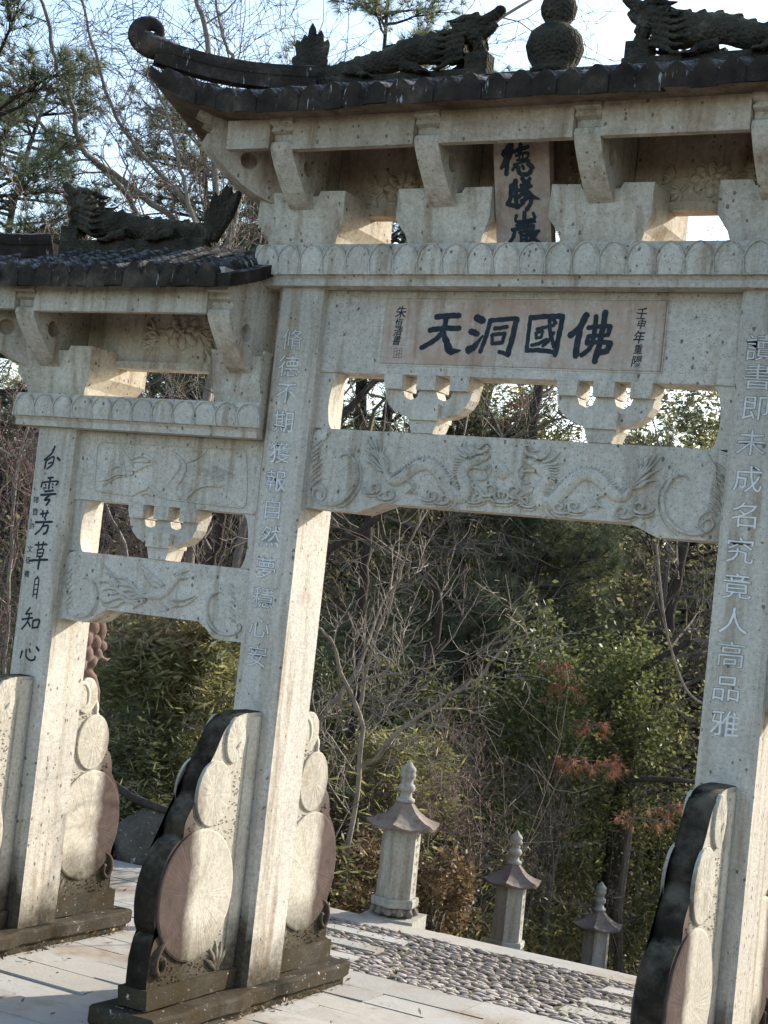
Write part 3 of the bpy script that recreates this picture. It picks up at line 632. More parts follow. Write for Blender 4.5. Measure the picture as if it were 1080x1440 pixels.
def dragon_relief(R):
    st = scroll_strokes()
    body = [(430, 232, 10), (440, 268, 18), (468, 284, 24), (505, 268, 27), (545, 236, 28), (590, 208, 29), (640, 206, 30), (682, 244, 32), (715, 300, 33), (752, 345, 33), (792, 340, 33), (806, 300, 32), (788, 262, 30), (792, 222, 28), (830, 196, 26)]
    st.append(body)
    q = crom(body, 4)
    for i in range(2, len(q)-1):     # belly bars and back spines
        (a, b, w_), (c, d, _) = q[i], q[min(i+1, len(q)-1)]; l = math.hypot(c-a, d-b) or 1; nx_, ny_ = -(d-b)/l, (c-a)/l
        st.append([(a+nx_*w_*.95, b+ny_*w_*.95, 3.2), (a+nx_*w_*.3+ (c-a)*.3, b+ny_*w_*.3+(d-b)*.3, 3), (a-nx_*w_*.4, b-ny_*w_*.4, 2.4)])
        st.append([(a-nx_*w_*.9, b-ny_*w_*.9, 4), (a-nx_*(w_+11)+(c-a)*-.2, b-ny_*(w_+11), 1)])
    q2 = crom(body, 8)
    for i in range(2, len(q2)-2):
        (a, b, w_), (c, d, _) = q2[i], q2[i+1]; l = math.hypot(c-a, d-b) or 1; tx_, ty_ = (c-a)/l, (d-b)/l; nx_, ny_ = -ty_, tx_
        for k in (-.55, -.15, .25) if i % 2 else (-.35, .05, .45):
            x_, y_ = a+nx_*w_*k, b+ny_*w_*k; st.append([(x_-nx_*5-tx_*3, y_-ny_*5-ty_*3, 2), (x_+tx_*4, y_+ty_*4, 3.0), (x_+nx_*5-tx_*3, y_+ny_*5-ty_*3, 2)])
    for (u, v) in ((338, 92), (358, 84), (384, 92), (412, 104), (430, 122), (326, 140), (330, 196), (350, 205)):
        st.append([(436, 246, 5), ((436+u)/2+10, (246+v)/2+8, 8), ((436+u)/2-14, (246+v)/2-18, 6), (u, v, 1)])
    # head: snout, jaw, brow, horns, mane
    st += [[(815, 205, 12), (845, 190, 20), (872, 178, 18), (898, 172, 12), (910, 158, 6)], [(840, 215, 8), (868, 216, 8), (892, 222, 6), (900, 205, 3)],
           [(830, 165, 6), (858, 150, 9), (884, 146, 9), (905, 130, 8), (902, 116, 4)], [(845, 122, 2), (868, 128, 5), (888, 110, 5), (908, 108, 4), (914, 124, 2)],
           [(832, 160, 7), (808, 138, 6), (800, 118, 5), (806, 100, 2)], [(815, 172, 7), (786, 158, 6), (768, 140, 5), (758, 118, 2)],
           [(890, 232, 3), (900, 255, 4), (880, 272, 4), (852, 268, 3)], [(905, 196, 2), (918, 222, 3), (908, 250, 2)]]
    for k in range(7): st.append([(818-k*3, 190+k*9, 6), (790-k*3, 180+k*11, 6), (762-k*2, 176+k*13, 4), (742, 166+k*15, 1)])
    # legs and claws
    for (u, v) in ((548, 290), (740, 360), (860, 320)):
        st += [[(u-30, v-26, 12), (u, v-6, 11), (u+18, v+14, 9), (u+4, v+34, 7)]]
        for k in range(4): st.append([(u+4, v+32, 5), (u-14+k*14, v+44+k % 2*5, 4), (u-26+k*18, v+50-k*3, 1)])
    # cloud scrolls
    for (u, v, sc) in ((372, 322, 1.0), (440, 350, 1.0), (640, 352, .9), (700, 366, .9), (905, 320, 1.15), (960, 345, 1.1), (850, 356, .9)):
        st.append([(u-52*sc, v-6, 2), (u-36*sc, v+14*sc, 5), (u-6*sc, v+20*sc, 6), (u+22*sc, v+12*sc, 6), (u+30*sc, v-10*sc, 6), (u+12*sc, v-24*sc, 5), (u-8*sc, v-14*sc, 5), (u-2*sc, v+2*sc, 4)])
        st.append([(u-60*sc, v+14, 1), (u-30*sc, v+32*sc, 4), (u+14*sc, v+32*sc, 4), (u+52*sc, v+16*sc, 1)])
    dm = [(862, 180, 20, 16, 0), (852, 168, 8, 7, 0), (898, 160, 10, 9, 0)]
    return st, dm
st, dm = dragon_relief(D)
carve_obj('dragon_relief', D, st, dm, YP, M['stone'], main, .019, 2.362)
carve_obj('dragon_relief', DM, st, dm, YP, M['stone'], main, .019, 2.362)
V = []; F = []; dome(V, F, 1.125, D(945, 235)[1]+.0, .031, .031, YP, .018, n=20, rings=6); o = link('pearl_relief', mesh_from('pearl_relief', V, F, M['stone'], True), main)
# side beams with phoenix
PH = ((-1.338, 2.042), (1.09, .09), (.069, -.451))
def phoenix():
    st = []
    for s in ([(150, 180, 1), (175, 166, 4), (205, 180, 7), (228, 215, 8), (236, 265, 8), (225, 320, 8), (195, 365, 8), (150, 388, 7), (105, 386, 6), (70, 372, 4), (58, 345, 4), (72, 330, 3), (84, 345, 2)], [(244, 250, 1), (240, 310, 3), (215, 365, 3), (175, 405, 1)]):
        st.append(s); st.append([(1088-a, b+72+(a-150)*.0, w_) for a, b, w_ in s])
    for k in range(7): u, v = 60+4*math.sin(k*2), 130+k*30; st.append([(u, v+20, 1), (u+14, v+4, 4), (u+34, v-14, 1)]); st.append([(1030-u+30, v+90, 1), (1030-u+16, v+74, 4), (1030-u-4, v+56, 1)])
    # body, neck, head
    st += [[(505, 268, 6), (545, 262, 20), (595, 255, 26), (640, 232, 20), (665, 205, 13), (685, 182, 13), (705, 165, 12), (725, 160, 8), (745, 172, 2)],
           [(700, 155, 3), (685, 138, 4), (668, 150, 2)], [(712, 150, 3), (722, 132, 5), (745, 128, 4), (756, 118, 1)],
           [(620, 205, 4), (590, 185, 10), (545, 150, 12), (505, 112, 8), (488, 92, 2)], [(600, 215, 4), (605, 190, 6), (560, 178, 6), (520, 140, 2)],
           [(575, 218, 3), (540, 205, 6), (515, 170, 5), (500, 140, 1)],
           [(640, 290, 3), (690, 310, 9), (745, 300, 8), (795, 262, 2)], [(640, 275, 3), (700, 285, 6), (760, 270, 5), (790, 256, 1)], [(630, 285, 2), (665, 315, 5), (715, 318, 2)],
           [(520, 285, 6), (480, 305, 5), (452, 330, 4), (440, 340, 1)], [(590, 285, 5), (612, 312, 4), (632, 340, 3), (600, 345, 1)]]
    for j, (v0, u1, v1) in enumerate([(235, 275, 105), (245, 290, 150), (250, 255, 190), (258, 270, 225), (262, 300, 245), (270, 250, 290), (276, 270, 325)]):
        pts = [(515, v0+15, 3)]
        for t in range(1, 7): f = t/6; pts.append((515+(u1-515)*f, v0+15+(v1-v0-15)*f+13*math.sin(f*11+j), 5.5-3.5*f*f+1))
        st.append(pts); st.append([(a, b+9, max(1, w_-3)) for a, b, w_ in pts])
    return st, [(712, 165, 14, 11, 0)]
st, dm = phoenix()
b1 = moon_beam(PX[0]+HW, PX[1]-HW, 1.685, 1.758, 2.035, .25, 'phoenix_beam'); carve_obj('phoenix_relief', Ref(*PH), st, dm, YP, M['stone'], b1, .016, 1.70)
b2 = moon_beam(PX[2]+HW, PX[3]-HW, 1.685, 1.758, 2.035, .25, 'phoenix_beam'); carve_obj('phoenix_relief', Ref(*PH, 1.13), st, dm, YP, M['stone'], b2, .016, 1.70)
# side lintels with crane and pine panel
CR = ((-1.246, 2.674), (.969, .045), (.060, -.404))
def crane():
    st = [[(110, 100, 3), (240, 106, 3), (400, 112, 3), (560, 120, 3), (760, 130, 3), (960, 140, 3), (1015, 150, 3)], [(110, 100, 3), (86, 130, 4), (76, 200, 4), (68, 300, 4), (62, 378, 4)], [(62, 378, 4), (80, 404, 4), (180, 418, 4), (320, 430, 4)],
          [(520, 445, 4), (700, 462, 4), (850, 476, 4), (985, 486, 4)], [(985, 486, 4), (1010, 462, 4), (1018, 380, 3), (1020, 250, 3), (1015, 150, 3)],
          # crane: beak and neck, body, wings, legs
          [(232, 108, 2), (250, 145, 3), (272, 180, 4), (298, 212, 6), (308, 245, 8), (318, 268, 9), (345, 268, 12), (375, 252, 10), (410, 238, 6), (445, 232, 3)],
          [(310, 205, 4), (345, 185, 10), (395, 182, 12), (440, 205, 8), (458, 216, 2)], [(320, 225, 3), (365, 215, 8), (420, 218, 6)],
          [(318, 285, 5), (270, 300, 5), (215, 300, 5), (160, 330, 4), (95, 345, 2)], [(320, 292, 5), (265, 312, 4), (220, 315, 4), (165, 345, 4), (120, 375, 1)],
          [(270, 280, 3), (235, 245, 8), (200, 255, 8), (175, 275, 2)], [(262, 272, 3), (245, 210, 5), (228, 175, 1)],
          # rock
          [(325, 425, 3), (360, 400, 8), (395, 385, 10), (418, 368, 5)], [(418, 368, 5), (455, 390, 10), (480, 420, 9), (520, 442, 3)], [(370, 425, 4), (410, 410, 8), (450, 428, 6)],
          # pine trunk and boughs
          [(610, 445, 5), (585, 410, 9), (590, 370, 9), (620, 320, 9), (645, 270, 9), (640, 225, 8), (600, 180, 7), (560, 150, 3)], [(560, 380, 3), (540, 350, 7), (575, 300, 8), (610, 250, 7), (608, 215, 4)],
          [(645, 450, 6), (680, 410, 7), (730, 370, 7), (790, 360, 6), (850, 362, 5), (885, 352, 2)],
          [(640, 225, 3), (700, 205, 5), (755, 170, 3), (780, 150, 1)]]
    for (cx, cy, r) in ((760, 290, 44), (815, 262, 40), (860, 285, 44), (910, 300, 40), (790, 315, 40), (850, 325, 40)):
        for k in range(9):
            a = PI*(.05+.9*k/8); st.append([(cx, cy+8, 3), (cx+r*.6*math.cos(a), cy-r*.5*math.sin(a), 3), (cx+r*math.cos(a), cy-r*.75*math.sin(a), 1)])
    for (cx, cy) in ((640, 165), (700, 160), (745, 170)):
        for k in range(7): a = PI*k/6; st.append([(cx, cy, 2), (cx+30*math.cos(a), cy-22*math.sin(a), 1)])
    return st
st = crane()
for (a, b, mir) in ((0, 1, None), (2, 3, 1.13)):
    l = lintel(PX[a]+HW, PX[b]-HW, 2.30, 2.653, nm='crane_lintel')
    carve_obj('crane_relief', Ref(*CR, mir), st, [], YP, M['stone'], l, .013)

# blocks, brackets, eave beams and flower panels under the roofs
def dou(cx, z0, x0c=None, x1c=None, mat='stone_warm'):
    bm = bmesh.new(); a, b = .235, .185; zb = z0+.10; zt = z0+.245
    X0, X1 = (cx-a, cx+a) if x0c is None else (x0c, x1c)
    lo0, lo1 = max(cx-b, X0), min(cx+b, X1)
    prof = [(lo0, z0), (lo1, z0), (min(cx+b+.012, X1), z0+.04), (X1, zb), (X1, zt), (cx+.10, zt), (cx+.085, zt-.025), (cx-.085, zt-.025), (cx-.10, zt), (X0, zt), (X0, zb), (max(cx-b-.012, X0), z0+.04)]
    add_prism(bm, prof, -.235, .235, 'y')
    for v in bm.verts:
        if v.co.z < z0+.05: v.co.y *= .82 if v.co.z < z0+.02 else .86
    return gp(bm_obj('bracket_block', bm, M[mat], gate, .005, jit=.004))
BP = [(.02, 0), (.12, -.015), (.17, -.035), (.21, -.03), (.26, -.005), (.315, .035), (.365, .085), (.41, .135), (.445, .18), (.462, .212), (.455, .235), (.432, .248), (.435, .275), (.466, .285), (.458, .31), (.49, .32), (.484, .345), (.515, .355), (.53, .38), (.53, .42), (.02, .42)]
def bracket(cx, z0, cy=0, ang=-PI/2, sc=1.0, mat='stone_warm', w_=.12, dz=0.0):
    """carved arm leaning outwards; profile distance from the block axis vs height, with a round eye cut in both cheeks"""
    bm = bmesh.new(); pr = [(d*sc, z0+h+dz*max(0, d*sc-.5)/.3*(h/.42)) for d, h in BP]; add_prism(bm, pr, -w_/2, w_/2, 'y')
    # eye: round pits on both cheeks, as inset discs pushed inwards
    o = bm_obj('bracket_arm', bm, M[mat], gate, .006, jit=.003)
    eye = bmesh.new()
    for s in (-1, 1):
        m_ = Matrix.Translation((.245, s*(w_/2+.001), z0+.165)) @ Matrix.Rotation(PI/2, 4, 'X')
        bmesh.ops.create_cone(eye, cap_ends=False, segments=14, radius1=.034, radius2=.034, depth=.006, matrix=m_)
    e = bm_obj('bracket_eye', eye, M['stone_brown'], o)
    cut = bmesh.new(); bmesh.ops.create_cone(cut, cap_ends=True, segments=16, radius1=.042, radius2=.042, depth=w_*3, matrix=Matrix.Translation((.30*sc, 0, z0+.155)) @ Matrix.Rotation(PI/2, 4, 'X'))
    cme = bpy.data.meshes.new('cut'); cut.to_mesh(cme); cut.free(); cobj = bpy.data.objects.new('cut', cme); COL.objects.link(cobj); cobj.location = (GX, 0, 0)
    md = o.modifiers.new('b', 'BOOLEAN'); md.operation = 'DIFFERENCE'; md.object = cobj; md.solver = 'EXACT'
    bpy.context.view_layer.update(); me = bpy.data.meshes.new_from_object(o.evaluated_get(bpy.context.evaluated_depsgraph_get())); o.modifiers.clear(); o.data = me; bpy.data.objects.remove(cobj)
    # the eye is blind: a plug sits mid-thickness
    plug = bmesh.new(); bmesh.ops.create_cone(plug, cap_ends=True, segments=16, radius1=.0425, radius2=.0425, depth=w_*.35, matrix=Matrix.Translation((.30*sc, 0, z0+.155)) @ Matrix.Rotation(PI/2, 4, 'X'))
    bm_obj('eye_plug', plug, M['stone_brown'], o)
    bpy.data.objects.remove(e)
    o.rotation_euler[2] = ang; o.location = (cx-GX, cy, 0)
    return o
def peony(cx, cz, sc, Y, par):
    V = []; F = []; rr = random.Random(int(cx*100)+5)
    for ring, (r, n, pr) in enumerate(((.052, 8, .026), (.03, 6, .022), (.008, 3, .016))):
        for k in range(n):
            a = 2*PI*k/n+ring*.4; dome(V, F, cx+sc*r*math.cos(a)*1.3, cz+sc*r*math.sin(a), sc*pr*1.2, sc*pr*.8, Y, .012+.004*ring, a)
            x, z = cx+sc*r*math.cos(a)*1.3, cz+sc*r*math.sin(a)
            ridge(V, F, [(x+sc*pr*1.1*math.cos(a+t), z+sc*pr*1.1*math.sin(a+t), .0022) for t in (-1.2, -.6, 0, .6, 1.2)], Y-.006, .010, 3)
    for k in range(9):
        s = -1 if k % 2 else 1; x0, z0 = cx+s*sc*.07, cz-sc*.02; a = rr.uniform(-.9, .9); L = sc*rr.uniform(.05, .11)
        x1, z1 = x0+s*L*math.cos(a), z0+L*math.sin(a)
        ridge(V, F, [(x0, z0, .003), ((x0+x1)/2, (z0+z1)/2+sc*.012, .004), (x1, z1, .003)], Y, .013, 3)
        for t in (-.7, 0, .7): ridge(V, F, [(x1, z1, .003), (x1+s*sc*.03*math.cos(a+t), z1+sc*.03*math.sin(a+t), sc*.011), (x1+s*sc*.065*math.cos(a+t), z1+sc*.065*math.sin(a+t), .001)], Y, .014, 3)
    o = link('peony_relief', mesh_from('peony_relief', V, F, par.data.materials[0], True), par)
BX = [0, .753, 1.507, 2.26]
for cx in BX: dou(cx, 3.586); bracket(cx, 3.77)
for s in (-1, 1):
    bracket(0, 3.81, 0, s*PI*.76, 1.38, 'stone_brown', .12, .05); bracket(2.26, 3.81, 0, s*PI*.24, 1.38, 'stone_brown', .12, .07)
for cx in BX: bracket(cx, 3.77, 0, PI/2)
for i in range(3):
    a, b = BX[i]+.06, BX[i+1]-.06
    for (y0, y1) in ((-.47, -.425), (.425, .47)): gp(box('eave_beam', BX[i]+.063, BX[i+1]-.063, y0, y1, 3.965, 4.12, M['stone_brown'], gate, .022, jit=.003))
    p = gp(box('flower_panel', a+.003, b-.003, -.02, .06, 3.775, 4.10, M['stone_brown'], gate, .005))
    gp(box('panel_sill', a+.004, b-.004, -.035, .07, 3.762, 3.80, M['stone_brown'], gate, .004))
    peony((a+b)/2+.03, 3.90, 1.0 if i != 1 else .8, -.02, p)
for s, x in ((-1, 0), (1, 2.26)):
    x0, x1 = sorted((x+s*.063, x+s*.30))
    for (y0, y1) in ((-.47, -.425), (.425, .47)): gp(box('eave_beam', x0, x1, y0, y1, 3.975, 4.11, M['stone_brown'], gate, .012, jit=.006))
SXc = {-1: (-1.387, -.21), 1: (2.26+.21, 3.647)}
for s in (-1, 1):
    cxs = (-1.42, -.245) if s < 0 else (2.505, 3.68)
    if s < 0: dou(-1.387, 2.823); dou(-.21, 2.823, -.42, -.1235)
    else: dou(3.647, 2.823); dou(2.47, 2.823, 2.3835, 2.68)
    for cx in cxs: bracket(cx, 2.985); bracket(cx, 2.985, 0, PI/2)
    out = cxs[0] if s < 0 else cxs[1]; bracket(out, 2.99, 0, PI*.76 if s < 0 else PI*.24, 1.3); bracket(out, 2.99, 0, -PI*.76 if s < 0 else -PI*.24, 1.3)
    for (y0, y1) in ((-.47, -.425), (.425, .47)):
        gp(box('eave_beam', cxs[0]+.063, cxs[1]-.063, y0, y1, 3.20, 3.345, M['stone_warm'], gate, .018, jit=.003))
        a, b = (out-.5, out-.063) if s < 0 else (out+.063, out+.5)
        gp(box('eave_beam', a, b, y0, y1, 3.21, 3.34, M['stone_warm'], gate, .012, jit=.003))
    p = gp(box('flower_panel', cxs[0]+.063, cxs[1]-.063, -.02, .06, 3.005, 3.33, M['stone_warm'], gate, .005))
    gp(box('panel_sill', cxs[0]+.066, cxs[1]-.066, -.035, .07, 2.993, 3.03, M['stone_warm'], gate, .004))
    peony((cxs[0]+cxs[1])/2+.08, 3.19, 1.15, -.02, p)
    a, b = (out-.42, out-.063) if s < 0 else (out+.063, out+.42)
    gp(box('flower_panel', a, b, -.02, .06, 3.005, 3.30, M['stone_warm'], gate, .005))

# leaning vertical name board
th = math.atan2(.17, .50)
board = link('name_board', None, gate, (1.13-GX, -.150, 3.588)); board.rotation_euler[0] = th
bm = bmesh.new(); add_box(bm, -.132, .132, 0, .05, 0, .51); bm_obj('board_stone', bm, M['board'], board, .004)
for ch, (a, b, c, d) in (('德', (150, 42, 592, 465)), ('勝', (218, 497, 665, 935)), ('巖', (215, 958, 690, 1400))):
    k = .264/730; x0 = -.132+(a-70)*k; x1 = -.132+(c-70)*k; kz = .000322; z1 = .450-(b-5)*kz; z0 = .450-(d-5)*kz
    V = []; F = []; glyph(V, F, ch, x0, x1, z0+.0, z1, plane(0.0), 1.4); link('written_character', mesh_from('written_character', V, F, M['ink']), board)

# ------------------------------------------------------------------ roofs
def roof(nm, x0, x1, hy, zu, thick, rise, liftL, liftR, hipL, hipR, flat_under=True, pitch=.1135):
    r = link(nm, None, gate, (-GX, 0, 0))
    def lift(x, y):
        v = 0
        if liftL: t = max(0, (x0+.60-x)/.60); v += liftL*t**1.9
        if liftR: t = max(0, (x-x1+.60)/.60); v += liftR*t**1.9
        return v*(abs(y)/hy)**1.2
    def top(x, y):
        g = 1-abs(y)/hy
        if hipL: g = min(g, (x-x0)/.62)
        if hipR: g = min(g, (x1-x)/.62)
        g = max(0, g)
        return zu+thick+rise*(g*.75+.25*g*g)+lift(x, y)+.008*mnoise.noise(Vector((x*9, y*9, 1)))
    def bot(x, y): return zu+lift(x, y) if flat_under else top(x, y)-thick-.012
    nx_, ny_ = 72, 22; V = []; F = []
    for sel in (0, 1):
        for j in range(ny_+1):
            for i in range(nx_+1):
                x = x0+(x1-x0)*i/nx_; y = -hy+2*hy*j/ny_; V.append((x, y, bot(x, y) if sel == 0 else top(x, y)))
    n1 = (nx_+1)*(ny_+1); fm = []
    for j in range(ny_):
        for i in range(nx_):
            a = j*(nx_+1)+i; F.append((a, a+nx_+1, a+nx_+2, a+1)); fm.append(1); F.append((a+n1, a+1+n1, a+nx_+2+n1, a+nx_+1+n1)); fm.append(0)
    for i in range(nx_):
        for a, fl in ((i, 0), (ny_*(nx_+1)+i, 1)): f = (a, a+1, a+1+n1, a+n1); F.append(f if not fl else f[::-1]); fm.append(0)
    for j in range(ny_):
        for a, fl in ((j*(nx_+1), 1), (j*(nx_+1)+nx_, 0)): b = a+nx_+1; f = (a, b, b+n1, a+n1); F.append(f if not fl else f[::-1]); fm.append(0)
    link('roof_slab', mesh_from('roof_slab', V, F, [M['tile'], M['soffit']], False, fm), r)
    # tile rows: a solid rounded rib from eave to ridge, front and back
    n = int((x1-x0-.06)/pitch); m0 = x0+((x1-x0)-n*pitch)/2+pitch/2
    cs = [(-.5, -.05), (-.5, .0)] + [(-.5+t/12, .060*math.sin(PI*t/12)**.8) for t in range(1, 12)] + [(.5, .0), (.5, -.05)]
    for s in (-1, 1):
        for k in range(n):
            cx = m0+k*pitch; V = []; F = []; st_ = 6; wob = random.uniform(.85, 1.15)
            g1 = 1.0
            if hipL: g1 = min(g1, (cx-x0)/.62)
            if hipR: g1 = min(g1, (x1-cx)/.62)
            yend = hy*(1-max(.06, g1))+.02
            ys_ = [hy+.012+random.uniform(-.006, .006)]+[hy-(hy-yend)*t/(st_-1) for t in range(1, st_)]
            for y in ys_:
                yy = min(y, hy)
                for (a, b) in cs: V.append((cx+a*pitch*.985, s*y, top(cx+a*pitch*.9, s*yy)+b*wob-.012))
            c = len(cs)
            for i in range(len(ys_)-1):
                for j in range(c): a = i*c+j; b = i*c+(j+1) % c; F.append((a, b, b+c, a+c) if s > 0 else (b, a, a+c, b+c))
            F.append(tuple(range(c)) if s < 0 else tuple(range(c))[::-1]); F.append(tuple((len(ys_)-1)*c+j for j in range(c)))
            link('roof_tile', mesh_from('roof_tile', V, F, M['tile']), r)
    return r, top
def swept(nm, P, hh, ww, mat, par, up=True):
    """upright rectangular bar with rounded top along P; P [(Vector, height, halfwidth)]"""
    V = []; F = []; k = len(P)
    for i, (p, h_, w_) in enumerate(P):
        t = (P[min(i+1, k-1)][0]-P[max(i-1, 0)][0]).normalized(); side = Vector((-t.y, t.x, 0)); side = side.normalized() if side.length > 1e-4 else Vector((0, 1, 0))
        nrm = side.cross(t); nrm = -nrm if nrm.z < 0 and up else nrm
        for (a, b) in ((-1, 0), (-1, .45), (-1.15, .5), (-1.15, .66), (-.8, .92), (0, 1), (.8, .92), (1.15, .66), (1.15, .5), (1, .45), (1, 0)): V.append(p+side*a*w_+nrm*b*h_)
    c = 11
    for i in range(k-1):
        for j in range(c): a = i*c+j; b = i*c+(j+1) % c; F.append((a, b, b+c, a+c))
    F.append(tuple(range(c))); F.append(tuple((k-1)*c+j for j in range(c))[::-1])
    me = mesh_from(nm, V, F, mat); bm = bmesh.new(); bm.from_mesh(me); bmesh.ops.recalc_face_normals(bm, faces=bm.faces); bm.to_mesh(me); bm.free()
    return link(nm, me, par)
def hip_scroll(cx, cy, zc, ex, ey, ze, par):
    """hip ridge rising from near the main ridge (ex,ey,ze) out to the corner (cx,cy,zc), ending in a curl"""
    A = Vector((ex, ey, ze)); B = Vector((cx, cy, zc)); pts = []
    for i in range(9):
        t = i/8; p = A.lerp(B, t); p.z = ze+(zc-ze)*t-.035*math.sin(PI*t)+.0; pts.append((p, .126, .036))
    swept('hip_ridge', pts, 0, 0, M['tile'], par)
    d = Vector((cx-ex, cy-ey, 0)).normalized(); V = []; F = []
    # curl in the vertical plane of the hip: (s outward, z up)
    q = crom([(-.12, .06, .060), (-.04, .075, .068), (.03, .085, .074), (.078, .118, .068), (.078, .160, .058), (.038, .188, .046), (-.004, .176, .036), (-.014, .146, .028), (.006, .130, .022)], 5)
    path = [B+d*s+Vector((0, 0, z)) for s, z, r_ in q]; tube_arr(V, F, path, [r_*.80 for *_, r_ in q], 12, .85)
    me = mesh_from('ridge_curl', V, F, M['tile'], True); link('ridge_curl', me, par)
RX0, RX1 = -.70, 2.96
mr, mtop = roof('main_roof', RX0, RX1, .60, 4.108, .055, .225, .20, .20, True, True)
for (cx, ex) in ((RX0, -.10), (RX1, 2.36)):
    for s in (-1, 1): hip_scroll(cx, s*.58, 4.375, ex, s*.07, 4.375, mr)
swept('main_ridge', [(Vector((x, 0, 4.375)), .05, .055) for x in np.linspace(-.14, 2.40, 12)], 0, 0, M['tile'], mr)
for s in (-1, 1):
    x0, x1 = (-2.0, -.1245) if s < 0 else (2.3845, 4.26)
    sr, stop = roof('side_roof', x0, x1, .565, 3.315, .05, .225, .17 if s < 0 else 0, 0 if s < 0 else .17, s < 0, s > 0, False, .108)
    inner = -1 if s < 0 else 1
    cx = x0 if s < 0 else x1; ex = cx-s*.34
    swept('side_ridge', [(Vector((x, 0, 3.565)), .085, .05) for x in (np.linspace(-1.66, -1.95, 5) if s < 0 else np.linspace(3.92, 4.21, 5))], 0, 0, M['tile'], sr)
    for q in (-1, 1): hip_scroll(cx, q*.55, 3.54, ex, q*.04, 3.575, sr)

# roof dragons: skinned from blobs and strands, voxel-merged
def ell(bm, c, r, rot=0):
    bmesh.ops.create_icosphere(bm, subdivisions=2, radius=1, matrix=Matrix.Translation(c) @ Matrix.Rotation(rot, 4, 'Y') @ Matrix.Diagonal((*r, 1)))
def voxel(name, V, F, bm, vox, mat, par):
    me = mesh_from('tmp', V, F, mat); bm2 = bmesh.new(); bm2.from_mesh(me)
    me2 = bpy.data.meshes.new('t2'); bm.to_mesh(me2); bm2.from_mesh(me2); bm.free()
    bmesh.ops.recalc_face_normals(bm2, faces=bm2.faces); bm2.to_mesh(me); bm2.free()
    o = bpy.data.objects.new('tmp', me); COL.objects.link(o); md = o.modifiers.new('r', 'REMESH'); md.mode = 'VOXEL'; md.voxel_size = vox
    bpy.context.view_layer.update(); out = bpy.data.meshes.new_from_object(o.evaluated_get(bpy.context.evaluated_depsgraph_get())); bpy.data.objects.remove(o)
    out.materials.clear(); out.materials.append(mat); out.polygons.foreach_set('use_smooth', [True]*len(out.polygons)); out.name = name
    return link(name, out, par)
